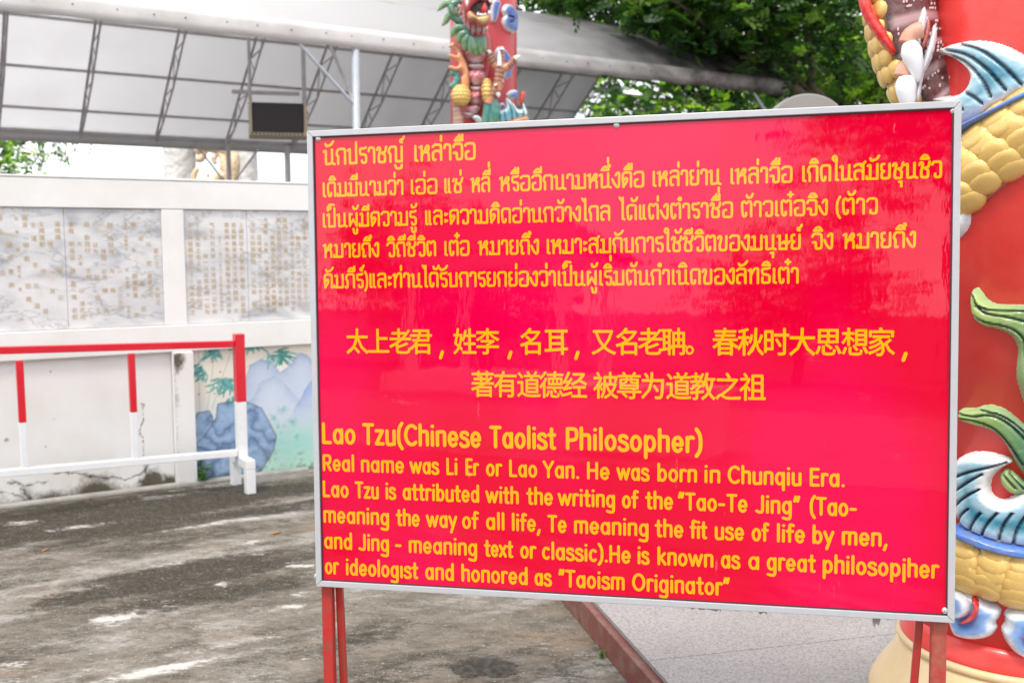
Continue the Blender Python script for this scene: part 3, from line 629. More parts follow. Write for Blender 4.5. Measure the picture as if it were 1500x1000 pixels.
# ---- stroke alphabet: centre lines in units of letter height, straight unless smoothed
def arc(cx,cy,rx,ry,a0,a1,n=14): return [(cx+rx*math.cos(R(a0+(a1-a0)*i/n)),cy+ry*math.sin(R(a0+(a1-a0)*i/n))) for i in range(n+1)]
S=lambda *p:('s',list(p)); P=lambda *p:('p',list(p)); A=lambda *a:('p',arc(*a))
X1,B0,XM=.655,.09,.37      # x-height centre line, base centre line
bowl=lambda cx=.25,rx=.165:A(cx,XM,rx,.285,0,360)
LAT={
'L':(.47,[P((.1,.91),(.1,.09),(.40,.09))]),'T':(.52,[P((.06,.91),(.46,.91)),P((.26,.91),(.26,.09))]),
'a':(.52,[bowl(),P((.42,.66),(.42,.09))]),'o':(.50,[bowl(.25,.17)]),
'z':(.44,[P((.07,X1),(.36,X1),(.08,.09),(.38,.09))]),
'u':(.50,[S((.09,X1),(.09,.30),(.10,.07),(.26,.07),(.41,.10),(.41,.32)),P((.41,X1),(.41,.09))]),
'(':(.28,[S((.24,1.0),(.08,.75),(.08,.15),(.24,-.10))]),')':(.28,[S((.05,1.0),(.21,.75),(.21,.15),(.05,-.10))]),
'C':(.62,[('p',arc(.36,.5,.27,.41,48,312,22))]),
'h':(.50,[P((.09,.95),(.09,.09)),S((.09,.36),(.10,.67),(.26,.67),(.41,.67),(.41,.40),(.41,.09))]),
'i':(.20,[P((.1,X1),(.1,.09)),P((.1,.90),(.1,.905))]),'ı':(.20,[P((.1,X1),(.1,.09))]),
'n':(.50,[P((.09,X1),(.09,.09)),S((.09,.36),(.10,.67),(.26,.67),(.41,.67),(.41,.40),(.41,.09))]),
'e':(.50,[('p',[(.10,.36),(.41,.36)]+arc(.25,XM,.165,.285,0,318,22))]),
's':(.43,[S((.36,.58),(.30,.67),(.10,.67),(.06,.46),(.36,.36),(.40,.12),(.26,.07),(.12,.07),(.05,.18))]),
't':(.36,[S((.17,.88),(.17,.2),(.18,.09),(.30,.09)),P((.05,.64),(.30,.64))]),
'P':(.53,[P((.1,.09),(.1,.91)),S((.1,.91),(.36,.92),(.46,.86),(.47,.52),(.34,.44),(.1,.44))]),
'l':(.20,[P((.1,.95),(.1,.09))]),'p':(.52,[bowl(.27),P((.1,.66),(.1,-.2))]),'q':(.52,[bowl(),P((.42,.66),(.42,-.2))]),
'r':(.35,[P((.09,X1),(.09,.09)),S((.09,.36),(.11,.62),(.22,.68),(.31,.64))]),
'R':(.56,[P((.1,.09),(.1,.91)),S((.1,.91),(.36,.92),(.47,.86),(.47,.54),(.34,.47),(.1,.47)),P((.28,.47),(.48,.09))]),
'm':(.74,[P((.09,X1),(.09,.09)),S((.09,.36),(.10,.67),(.22,.67),(.37,.67),(.37,.40),(.37,.09)),S((.37,.36),(.38,.67),(.50,.67),(.65,.67),(.65,.40),(.65,.09))]),
'w':(.72,[P((.05,X1),(.21,.10),(.35,.62),(.50,.10),(.66,X1))]),'E':(.50,[P((.42,.91),(.1,.91),(.1,.09),(.43,.09)),P((.1,.51),(.39,.51))]),
'Y':(.56,[P((.05,.91),(.28,.48),(.28,.09)),P((.28,.48),(.51,.91))]),'.':(.20,[P((.1,.1),(.1,.105))]),',':(.22,[P((.14,.12),(.07,-.12))]),
'H':(.60,[P((.1,.91),(.1,.09)),P((.5,.91),(.5,.09)),P((.1,.51),(.5,.51))]),
'b':(.52,[bowl(.27),P((.1,.95),(.1,.09))]),'d':(.52,[bowl(),P((.42,.95),(.42,.09))]),
'“':(.34,[P((.08,.72),(.13,.94)),P((.22,.72),(.27,.94))]),'”':(.34,[P((.12,.94),(.07,.72)),P((.26,.94),(.21,.72))]),
'-':(.40,[P((.08,.40),(.30,.40))]),'J':(.44,[S((.34,.91),(.34,.3),(.33,.08),(.18,.08),(.05,.14))]),
'g':(.52,[bowl(),S((.42,.66),(.42,0),(.40,-.21),(.24,-.22),(.08,-.17))]),
'f':(.34,[S((.32,.92),(.17,.98),(.15,.78),(.15,.5),(.15,.09)),P((.04,.62),(.29,.62))]),
'y':(.47,[P((.05,X1),(.24,.12)),P((.43,X1),(.15,-.2))]),'k':(.47,[P((.09,.95),(.09,.09)),P((.38,X1),(.11,.36)),P((.18,.42),(.41,.09))]),
'j':(.20,[P((.1,X1),(.1,-.18)),P((.1,.90),(.1,.905))]),'x':(.46,[P((.06,X1),(.39,.09)),P((.39,X1),(.06,.09))]),
'c':(.45,[('p',arc(.25,XM,.165,.285,50,310,18))]),'O':(.70,[A(.35,.5,.265,.41,0,360,24)]),
'v':(.46,[P((.05,X1),(.23,.1),(.41,X1))]),' ':(.30,[])}
T_=.92; b0=.09
THA={
'น':(.86,[S((.02,.82),(.17,.90),(.17,.70),(.17,.12),(.17,.09),(.40,.09),(.60,.14),(.62,.30)),P((.62,.92),(.62,.13),(.80,.07))]),
'ม':(.86,[S((.10,.84),(.25,.90),(.25,.70),(.25,.12)),P((.02,.09),(.72,.09),(.72,.92)),P((.02,.09),(.03,.22))]),
'บ':(.78,[P((.03,.84),(.17,.90),(.17,.09),(.63,.09),(.63,.92))]),
'ป':(.78,[P((.03,.84),(.17,.90),(.17,.09),(.63,.09),(.63,1.28))]),
'ก':(.80,[S((.16,.08),(.16,.30),(.16,.54),(.04,.62),(.08,.80),(.18,.94),(.42,.94),(.66,.94),(.66,.66),(.66,.08))]),
'ร':(.62,[S((.52,.96),(.30,.90),(.10,.94),(.08,.72),(.12,.56),(.36,.58),(.52,.50),(.52,.28),(.50,.08),(.26,.08),(.20,.22))]),
'า':(.56,[S((.04,.74),(.08,.94),(.26,.95),(.43,.90),(.43,.66),(.43,.08))]),
'ช':(.78,[S((.04,.80),(.12,.95),(.28,.90),(.22,.62),(.16,.44),(.16,.28),(.18,.08),(.38,.08),(.60,.08),(.60,.30),(.60,.50),(.40,.60)),S((.40,.62),(.62,.64),(.70,.96))]),
'ซ':(.82,[S((.04,.78),(.12,.95),(.20,.80),(.30,.95),(.24,.60),(.16,.44),(.16,.28),(.18,.08),(.38,.08),(.60,.08),(.60,.30),(.60,.50),(.40,.60)),S((.40,.62),(.62,.64),(.72,.96))]),
'ญ':(1.14,[S((.16,.08),(.16,.30),(.16,.54),(.04,.62),(.08,.80),(.18,.94),(.36,.94),(.56,.94),(.56,.66),(.56,.09)),P((.56,.09),(.97,.09),(.97,.92)),S((.50,-.14),(.58,-.32),(.76,-.32),(.94,-.30),(.96,-.12))]),
'เ':(.36,[P((.14,.92),(.14,.12),(.26,.08))]),'แ':(.62,[P((.12,.92),(.12,.12),(.20,.08)),P((.38,.92),(.38,.12),(.48,.08))]),
'ห':(.82,[P((.03,.84),(.17,.90),(.17,.08)),S((.17,.36),(.36,.60),(.52,.92),(.68,.90),(.64,.66),(.46,.58)),S((.40,.56),(.62,.54),(.66,.40),(.66,.08))]),
'ล':(.80,[S((.08,.84),(.20,.95),(.40,.95),(.64,.94),(.65,.66),(.65,.08)),S((.65,.44),(.52,.60),(.28,.60),(.10,.54),(.08,.30),(.12,.08),(.26,.10))]),
'ส':(.82,[S((.08,.84),(.20,.95),(.40,.95),(.64,.94),(.65,.66),(.65,.08)),S((.65,.44),(.52,.60),(.28,.60),(.10,.54),(.08,.30),(.12,.08),(.26,.10)),P((.52,.84),(.78,1.08))]),
'จ':(.76,[S((.05,.80),(.14,.95),(.36,.95),(.62,.94),(.64,.70),(.64,.34),(.62,.08),(.42,.07),(.28,.08),(.28,.26),(.28,.46),(.08,.44))]),
'อ':(.80,[S((.06,.84),(.18,.95),(.40,.95),(.66,.94),(.68,.70),(.68,.34),(.66,.07),(.40,.07),(.12,.07),(.09,.26),(.09,.46),(.28,.50))]),
'ว':(.70,[S((.04,.80),(.14,.95),(.34,.95),(.58,.94),(.60,.70),(.60,.34),(.58,.07),(.36,.07),(.22,.10),(.24,.26))]),
'ด':(.82,[S((.36,.28),(.36,.10),(.16,.06),(.10,.40),(.08,.80),(.20,.95),(.44,.95),(.68,.94),(.68,.66),(.68,.08))]),
'ต':(.84,[S((.36,.28),(.36,.10),(.16,.06),(.10,.40),(.08,.80),(.14,.97),(.28,.97),(.38,.84),(.48,.97),(.68,.98),(.70,.66),(.70,.08))]),
'ค':(.82,[S((.16,.08),(.12,.34),(.08,.80),(.20,.95),(.44,.95),(.68,.94),(.68,.66),(.68,.08)),S((.12,.10),(.30,.26),(.44,.52),(.32,.64),(.22,.52))]),
'ง':(.62,[S((.26,.80),(.36,.95),(.52,.94),(.50,.66),(.50,.10),(.34,.06),(.14,.30),(.02,.56))]),
'ย':(.76,[S((.26,.92),(.08,.90),(.08,.72),(.10,.56),(.30,.50),(.12,.44),(.10,.28),(.12,.09),(.36,.09),(.62,.10),(.62,.40),(.62,.92))]),
'ถ':(.82,[S((.30,.10),(.14,.06),(.16,.30),(.16,.54),(.04,.62),(.08,.80),(.18,.94),(.42,.94),(.66,.94),(.68,.66),(.68,.08))]),
'ภ':(.86,[S((.02,.12),(.20,.04),(.20,.30),(.20,.54),(.08,.62),(.12,.80),(.22,.94),(.46,.94),(.70,.94),(.72,.66),(.72,.08))]),
'ผ':(.86,[P((.30,.86),(.14,.90),(.14,.10),(.42,.52),(.70,.10),(.70,.92))]),
'ท':(.80,[P((.03,.84),(.17,.90),(.17,.08)),S((.17,.50),(.30,.80),(.46,.97),(.66,.96),(.66,.70),(.66,.08))]),
'ธ':(.72,[S((.60,.98),(.40,.92),(.12,.94),(.10,.72),(.16,.58),(.40,.60),(.60,.50),(.60,.28),(.58,.09),(.34,.09),(.10,.09),(.12,.30),(.12,.42))]),
'ข':(.78,[S((.04,.80),(.12,.95),(.28,.90),(.22,.62),(.16,.44),(.16,.28),(.18,.08),(.38,.08),(.60,.08),(.62,.30),(.62,.92))]),
'ษ':(.86,[P((.03,.84),(.17,.90),(.17,.09),(.63,.09),(.63,.92)),S((.34,.44),(.48,.56),(.60,.34),(.84,.52))]),
'ไ':(.44,[P((.02,1.44),(.14,1.28),(.24,1.42),(.24,.12),(.36,.08))]),
'ใ':(.44,[S((.12,1.20),(.00,1.30),(.06,1.48),(.24,1.46),(.26,1.20),(.24,.9),(.24,.12)),P((.24,.12),(.36,.08))]),
'ะ':(.36,[P((.10,.74),(.10,.64),(.24,.70)),P((.10,.34),(.10,.22),(.24,.28))]),
'(':(.36,[S((.30,1.10),(.12,.80),(.12,.15),(.30,-.15))]),')':(.32,[S((.05,1.10),(.22,.80),(.22,.15),(.05,-.15))]),' ':(.4,[])}
MK={ # marks above/below; x=0 is the right stem of the consonant
'ั':('v',[S((-.46,1.26),(-.38,1.12),(-.26,1.16),(-.06,1.20),(.10,1.40))]),
'ิ':('v',[S((-.46,1.14),(-.30,1.34),(-.10,1.34),(.04,1.14)),P((-.46,1.14),(.04,1.14))]),
'ี':('v',[S((-.46,1.14),(-.30,1.34),(-.10,1.34),(.04,1.14)),P((-.46,1.14),(.04,1.14),(.04,1.44))]),
'ึ':('v',[S((-.46,1.14),(-.30,1.34),(-.10,1.34),(.04,1.14)),P((-.46,1.14),(.04,1.14)),S((.03,1.30),(.12,1.32),(.12,1.44),(.02,1.44))]),
'ื':('v',[S((-.46,1.14),(-.30,1.34),(-.10,1.34),(.04,1.14)),P((-.46,1.14),(.04,1.14),(.04,1.46)),P((-.16,1.24),(-.16,1.46))]),
'็':('v',[S((-.40,1.14),(-.46,1.36),(-.26,1.42),(-.14,1.30),(-.30,1.22)),S((-.40,1.30),(-.30,1.56),(.10,1.50))]),
'่':('t',[P((0,0),(0,.26))]),'้':('t',[S((-.30,.18),(-.24,.02),(-.10,.02),(.02,.06),(.10,.24))]),
'๋':('t',[P((-.18,.14),(.12,.14)),P((-.03,0),(-.03,.28))]),'์':('t',[S((0,0),(-.14,.02),(-.10,.16),(.04,.14),(.14,.32))]),
'ุ':('b',[P((-.14,-.14),(0,-.12),(0,-.40))]),'ู':('b',[S((-.32,-.12),(-.26,-.14),(-.26,-.30),(-.22,-.40),(-.06,-.42),(0,-.36),(0,-.12))]),
}
def layout(text,thai):
    G=THA if thai else LAT; x=0; out=[]; lastx=0; hasv=False; tall=False
    for ch in text:
        if ch in MK and thai:
            kind,st=MK[ch]
            dx=lastx; dy=0
            if kind=='t': dy=1.60 if hasv else 1.18
            if tall and kind!='b': dx-=.14
            for k,pp in st: out.append((k,[(p[0]+dx,p[1]+dy) for p in pp]))
            if kind=='v': hasv=True
            continue
        if ch=='ำ':
            dx=lastx-.02; out.append(('p',arc(dx,1.25,.085,.085,0,360,10))); hasv=False
            ch='า'
        w,st=G[ch]
        for k,pp in st: out.append((k,[(p[0]+x,p[1]) for p in pp]))
        tail={'น':.24,'ษ':.23,'ส':.17,'ช':.18,'ซ':.22}.get(ch,.14); lastx=x+w-tail; x+=w+(.045 if thai else .035); hasv=False; tall=ch in 'ป'
    return out,x
def ribbon(mb,pts,r,h,mapf,lift=.00002):
    """flat round-ended stroke; sharp corners become separate round-ended strokes a hair apart in height"""
    P_=[np.array(p,float) for p in pts]; Q=[P_[0]]
    for p in P_[1:]:
        if np.linalg.norm(p-Q[-1])>r*.12: Q.append(p)
    closed=len(Q)>5 and np.linalg.norm(np.array(pts[0])-np.array(pts[-1]))<1e-6
    if closed and np.linalg.norm(Q[0]-Q[-1])<r*.2: Q=Q[:-1]
    if len(Q)==1: Q=[Q[0],Q[0]+np.array([r*.2,0])]
    if closed:
        n=len(Q); L_=[];R_=[]
        for i in range(n):
            d=Q[(i+1)%n]-Q[i-1]; d/=np.linalg.norm(d); nn=np.array([-d[1],d[0]]); L_.append(Q[i]+nn*r); R_.append(Q[i]-nn*r)
        mb.add([mapf(p,h) for p in L_]+[mapf(p,h) for p in R_],[(i,n+i,n+(i+1)%n,(i+1)%n) for i in range(n)]); return
    runs=[[Q[0]]]
    for i in range(1,len(Q)-1):
        runs[-1].append(Q[i]); d1=Q[i]-Q[i-1]; d2=Q[i+1]-Q[i]
        if d1@d2<.72*np.linalg.norm(d1)*np.linalg.norm(d2): runs.append([Q[i]])
    runs[-1].append(Q[-1])
    for ri,P_ in enumerate(runs):
        hh=h+lift*.25*(ri%4); n=len(P_); Lf=[];Rt=[]
        for i,p in enumerate(P_):
            a=P_[max(i-1,0)]; b=P_[min(i+1,n-1)]; d=b-a; d/=np.linalg.norm(d); nn=np.array([-d[1],d[0]]); Lf.append(p+nn*r); Rt.append(p-nn*r)
        d0=(P_[1]-P_[0]); a0=math.atan2(d0[1],d0[0]); d1=(P_[-1]-P_[-2]); a1=math.atan2(d1[1],d1[0])
        capE=[P_[-1]+r*np.array([math.cos(a1+R(a)),math.sin(a1+R(a))]) for a in (60,30,0,-30,-60)]
        capS=[P_[0]+r*np.array([math.cos(a0+R(180+a)),math.sin(a0+R(180+a))]) for a in (60,30,0,-30,-60)]
        vs=[mapf(p,hh) for p in Lf+Rt+capE+capS]
        fs=[(i,n+i,n+i+1,i+1) for i in range(n-1)]
        fs.append((n-1,2*n-1,2*n+4,2*n+3,2*n+2,2*n+1,2*n)); fs.append((n,0,2*n+9,2*n+8,2*n+7,2*n+6,2*n+5))
        mb.add(vs,fs)
ink=mat('yellow_vinyl_letters',(.84,.36,.003),.5,spec=0,coat=1,coat_rough=.05,noise=(7,.5,(.80,.30,.01)))
PLANE=-.0079
def textline(chunks,ybase,hpx,thai,rad,name='lettering',italic=0):
    """chunks: (text, x0px, x1px) in the photo; ybase = base line height in px at x=473; hpx = letter height in px there"""
    _,v0=suv(473,ybase,PLANE); _,vt_=suv(473,ybase-hpx,PLANE); H=v0-vt_; k=0
    for text,x0,x1 in chunks:
        mb=MB()
        # row follows the board, so find the pixel row by going along v = v0
        def uat(x):
            lo,hi=200.,1000.
            for _ in range(40):
                m_=(lo+hi)/2
                if suv(x,m_,PLANE)[1]<v0: lo=m_
                else: hi=m_
            return suv(x,lo,PLANE)[0]
        u0=uat(x0); u1=uat(x1); st,adv=layout(text,thai)
        allx=[p[0] for _,pp in st for p in pp]; mn,mxx=min(allx),max(allx)
        r=rad*H; sx=(u1-u0-2*r)/max(mxx-mn,.01) if mxx-mn>.3 else H
        for kk,pp in st:
            pp=chaikin(pp,3) if kk=='s' else pp
            q=[(u0+r+(p[0]-mn)*sx,-v0+p[1]*H) for p in pp]; k+=1
            ribbon(mb,q,r,PLANE+.00012+.00002*(k%7),lambda p,h:sp(p[0],-p[1],h))
        mb.build(name,ink,sign)
TH=[("288",)]
textline([("นักปราชญ์",473,594),("เหล่าจือ",607,697)],243,25,True,.074)
textline([("เดิมมีนามว่า",473,591),("เอ่อ",602,641),("แซ่",651,679),("หลี่",689,719),("หรืออีกนามหนึ่งคือ",731,944),("เหล่าย่าน",956,1057),("เหล่าจือ",1070,1161),("เกิดในสมัยชุนชิว",1175,1380)],289.5,22.5,True,.074)
textline([("เป็นผู้มีความรู้",473,612),("และความคิดอ่านกว้างไกล",623,894),("ได้แต่งตำราชื่อ",906,1074),("ต้าวเต๋อจิง",1085,1213),("(ต้าว",1224,1286)],334,22,True,.074)
textline([("หมายถึง",473,556),("วิถีชีวิต",566,639),("เต๋อ",651,688),("หมายถึง",700,790),("เหมาะสมกับการใช้ชีวิตของมนุษย์",801,1176),("จิง",1188,1221),("หมายถึง",1234,1342)],378.5,22,True,.074)
textline([("คัมภีร์)และท่านได้รับการยกย่องว่าเป็นผู้เริ่มต้นกำเนิดของลัทธิเต๋า",474,1170)],423,22,True,.074)
textline([("Lao",472,521),("Tzu(Chinese",531,705),("Taolist",717,815),("Philosopher)",829,1029)],650.5,33,False,.074)
textline([("Real",473,519),("name",529,592),("was",600,644),("Li",654,670),("Er",682,702),("or",712,736),("Lao",746,787),("Yan.",795,848),("He",860,893),("was",903,952),("born",963,1021),("in",1032,1055),("Chunqiu",1066,1174),("Era.",1186,1237)],690,25.5,False,.074)
textline([("Lao",473,511),("Tzu",520,555),("is",565,581),("attributed",590,702),("with",711,760),("the",771,810),("writing",817,901),("of",911,936),("the",945,986),("“Tao-Te",993,1095),("Jing”",1106,1172),("(Tao-",1186,1255)],728,25.5,False,.074)
textline([("meaning",474,570),("the",580,615),("way",624,670),("of",677,702),("all",712,739),("life,",750,792),("Te",802,830),("meaning",841,950),("the",959,1001),("fit",1010,1036),("use",1047,1090),("of",1101,1127),("life",1138,1179),("by",1190,1222),("men,",1233,1300)],765.5,25.5,False,.074)
textline([("and",475,516),("Jing",525,570),("-",579,589),("meaning",599,699),("text",709,752),("or",762,786),("classic).He",794,924),("is",934,952),("known",963,1045),("as",1056,1085),("a",1096,1112),("great",1123,1195),("philosopjher",1205,1376)],803.5,25.5,False,.074)
textline([("or",476,497),("ideologıst",507,613),("and",623,665),("honored",676,773),("as",783,809),("“Taoism",818,915),("Originator”",926,1069)],840.5,25.5,False,.074)
# Chinese lines
def cline(items,ybase,hpx,cellpx):
    _,v0=suv(520,ybase,PLANE); _,vt_=suv(520,ybase-hpx,PLANE); H=(v0-vt_)/.88
    def uat(x):
        lo,hi=200.,1000.
        for _ in range(40):
            m_=(lo+hi)/2
            if suv(x,m_,PLANE)[1]<v0: lo=m_
            else: hi=m_
        return suv(x,lo,PLANE)[0]
    for i,(ch,x) in enumerate(items):
        u0=uat(x); mb=MB()
        if ch=='，':
            ribbon(mb,[(u0+.013,-v0+.006),(u0+.008,-v0-.009)],.0042,PLANE+.0002,lambda p,h:sp(p[0],-p[1],h)); mb.build('lettering',ink,sign); continue
        v,f=cjk(ch)
        for j,(ox,oy) in enumerate([(0,0),(.014,.0),(-.014,.0),(0,.012),(0,-.012)]):
            mb.add([sp(u0+(p[0]+ox)*H*.90-.01*H,v0-(p[1]+oy)*H-.085*H,PLANE+.0002+.00001*j) for p in v],f)
        mb.build('lettering',ink,sign)
s1="太上老君，姓李，名耳，又名老聃。春秋时大思想家，"
xs1=[507,538,570,600,637,664,697,738,761,797,839,866,901,934,968,1003,1043,1080,1117,1155,1193,1232,1270,1318]
xs1[4]=641;xs1[7]=741
cline(list(zip(s1,xs1)),518,35,31.5)
s2="著有道德经被尊为道教之祖"; xs2=[690,723,757,790,824,869,903,938,975,1010,1047,1083]
cline(list(zip(s2,xs2)),578.5,35,33)
# legs: pairs of red angle posts behind the board
legm=mat('red_leg_paint',(.42,.018,.018),.35,noise=(26,.9,(.24,.06,.04)),bump=(50,.3,.003),coat=.3)
rust=mat('rusty_leg_paint',(.36,.04,.03),.6,noise=(40,.9,(.30,.13,.08)),bump=(60,.5,.003))
def leg(u,w,du,dh,m):
    top=sp(u,SHei-.25,-.045); d=-SZ+SX*du-SN*dh; d/=np.linalg.norm(d); end=top+d*((top[2]+.0)/-d[2])
    mb=MB(); mb.bar(top,end,w,w*.8,upv=SN); return mb.build('leg',m,sign,bevel=.003)
u1,_=suv(472,880); u2,_=suv(1378,925)
leg(u1-.003,.030,.012,-.02,legm); leg(u1+.024,.020,.006,.05,legm)
leg(u2+.006,.034,-.012,-.02,rust); leg(u2-.022,.018,-.055,.05,legm)
# cross rails behind the board
for v in (.2,SHei-.2): sbox('back_rail',.03,SWid-.03,v-.018,v+.018,-.06,-.024,legm)
# torn tape below the frame
tape=mat('torn_brown_tape',(.36,.33,.29),.9,noise=(40,.7,(.5,.48,.45)),transl=.2)
for (x0,x1,y,dp) in [(958,972,888,3),(992,1012,890,5),(1012,1056,892,9),(1072,1088,894,6),(1112,1124,896,9),(1222,1232,902,3),(1280,1292,905,20),(1294,1306,905,5),(1314,1326,906,3)]:
    mb=MB(); u0,v0=suv(x0,y); u1_,_=suv(x1,y); nn=max(4,int((x1-x0)/3)); vs=[];
    for i in range(nn+1):
        u=u0+(u1_-u0)*i/nn; vs+= [sp(u,SHei-.003,-.021),sp(u,SHei+.0015*dp*rr.uniform(.3,1)+.001,-.021-.002*rr.random())]
    mb.add(vs,[(2*i,2*i+1,2*i+3,2*i+2) for i in range(nn)]); o=mb.build('torn_tape',tape,sign); o.modifiers.new('thickness','SOLIDIFY').thickness=.0006

# ================================================================== FENCE
redp=mat('red_gloss_paint',(.62,.003,.02),.32,coat=.4,noise=(30,.3,(.5,.01,.02))); whp=mat('white_gloss_paint',(.74,.75,.77),.35,coat=.3,noise=(22,.35,(.6,.6,.6)))
fence=empty('barrier_fence','low red and white tubular barrier fence standing in front of the wall','fence',loc=tuple(onz(352,715)))
FE=onz(365,721); FB=onz(344,708)       # front and back foot
fd=(FE-FB)/np.linalg.norm(FE-FB)      # across the fence, towards the viewer
# fence plane through end post, running left to x=0
Pe=(FE+FB)/2+fd*.02; 
zt=.955
def fpt(x,y,z): r=ray(x,y); return CAM+r*((z-CAM[2])/r[2])
L0=atd(0,508,5.50); fdir=np.array([Pe[0]-L0[0],Pe[1]-L0[1],0]); fl=np.linalg.norm(fdir); fdir/=fl; fac=np.array([fdir[1],-fdir[0],0])
fx=FE-FB; fx[2]=0; fx/=np.linalg.norm(fx)
FAX=(fdir,fac,np.array([0,0,1.]))
def fbox(name,s0,s1,z0,z1,w,m,parent=None,off=0,bev=.004):
    mb=MB(); c=Pe+fdir*(s0+s1)/2+fac*off; c=np.array([c[0],c[1],(z0+z1)/2]); mb.box(c,((s1-s0)/2,w/2,(z1-z0)/2),FAX); return mb.build(name,m,parent or fence,bevel=bev)
def s_at(x,y):     # distance along the fence where the pixel column meets it
    r=ray(x,y); P=CAM+r*(((Pe-CAM)@fac)/(r@fac)); return (P-Pe)@fdir, P[2]
FLN=-3.4
hb=.062
def endpost(s):
    s0=s
    fbox('post',s0-.031,s0+.031,.565,.995,hb,redp); fbox('post_base',s0-.0305,s0+.0305,.215,.564,hb-.001,whp)
    c=Pe+fdir*s0; e=np.cross(np.array([0,0,1.]),fx)
    mb=MB(); mb.box((c[0],c[1],.185),(.030,.165,.030),(e,fx,np.array([0,0,1.]))); mb.build('foot_bar',whp,fence,bevel=.004)
    for k in (-1,1): mb=MB(); q_=c+fx*.137*k; mb.box((q_[0],q_[1],.077),(.0295,.0275,.077),(e,fx,np.array([0,0,1.]))); mb.build('foot',whp,fence,bevel=.004)
endpost(0); endpost(FLN)
_,zr0=s_at(300,499); _,zr1=s_at(300,508); _,zb0=s_at(300,664); _,zb1=s_at(300,672)
def rail(name,ya,yb,w,m):
    A_=onpl(0,ya,Pe,fac); B_=onpl(345,yb,Pe,fac); d=(A_-B_)/((A_-B_)@fdir); a_=B_+d*(FLN+.032-(B_-Pe)@fdir); b_=B_+d*(-.032-(B_-Pe)@fdir)
    mb=MB(); mb.bar(a_,b_,w); mb.build(name,m,fence,bevel=.004)
rail('top_rail',513,503.5,.042,redp); rail('bottom_rail',693,663,.042,whp)
s1_,zc=s_at(195,591); s2_,zc2=s_at(32,601); dsp=s1_-s2_
k=0; s=s1_
while s>FLN+.2:
    fbox('picket',s-.0195,s+.0195,.56,zr1-.012,.036,redp); fbox('picket_base',s-.019,s+.019,zb0-.002,.559,.035,whp); s-=dsp
# ================================================================== DRAGON COLUMNS
def vpaint(name,rough=.38,coat=.35,bump=(60,.25,.004),transl=0): return mat(name,(1,1,1),rough,vcol='paint',coat=coat,bump=bump,noise=(34,.42,(.33,.31,.28)))
enamel=vpaint('painted_relief'); 
colred=mat('column_red_paint',(.76,.040,.034),.38,coat=.3,coat_rough=.15,noise=(9,.35,(.80,.10,.08)),bump=(42,.3,.004))
goldp=mat('gold_ochre_paint',(.72,.46,.12),.34,metal=.25,coat=.45,coat_rough=.12,noise=(16,.6,(.78,.60,.28)),bump=(40,.3,.004))
cream=mat('cream_gold_paint',(.72,.52,.27),.4,coat=.3,noise=(8,.6,(.78,.64,.42)),bump=(30,.2,.003))
def smooth01(x): x=np.clip(x,0,1); return x*x*(3-2*x)
class Cyl:
    """surface of a round column; relief patches are heightfields on it"""
    def __init__(s,c,r): s.c=np.array([c[0],c[1]],float); s.r=r; s.base=math.atan2(-s.c[1],-s.c[0])  # angle facing the viewer
    def px(s,x,y,lift=.02):
        d=ray(x,y); o=CAM[:2]-s.c; rr_=s.r+lift; a=d[:2]@d[:2]; b=o@d[:2]; cc=o@o-rr_**2; q=b*b-a*cc
        t=(-b-math.sqrt(max(q,0)))/a; P=CAM+d*t; an=math.atan2(P[1]-s.c[1],P[0]-s.c[0])-s.base
        an=(an+math.pi)%(2*math.pi)-math.pi
        return (an*s.r,P[2])
    def S(s,a,z,h):
        an=a/s.r+s.base; r=s.r+h; return np.stack([s.c[0]+r*np.cos(an),s.c[1]+r*np.sin(an),z+0*an],-1)
class Pla:
    """upright plane facing the viewer; relief closed front and back"""
    def __init__(s,x,y,d):
        s.o=ath(x,y,d); v=s.o[:2]-CAM[:2]; v/=np.linalg.norm(v); s.n=np.array([-v[0],-v[1],0]); s.e=np.array([v[1],-v[0],0]); 
    def px(s,x,y,lift=0): P=onpl(x,y,s.o,s.n); return ((P-s.o)@s.e,P[2])
    def S(s,a,z,h): 
        h=np.asarray(h)[...,None]; return s.o*np.array([1,1,0])+s.e*np.asarray(a)[...,None]+s.n*h+np.asarray(z)[...,None]*np.array([0,0,1.])
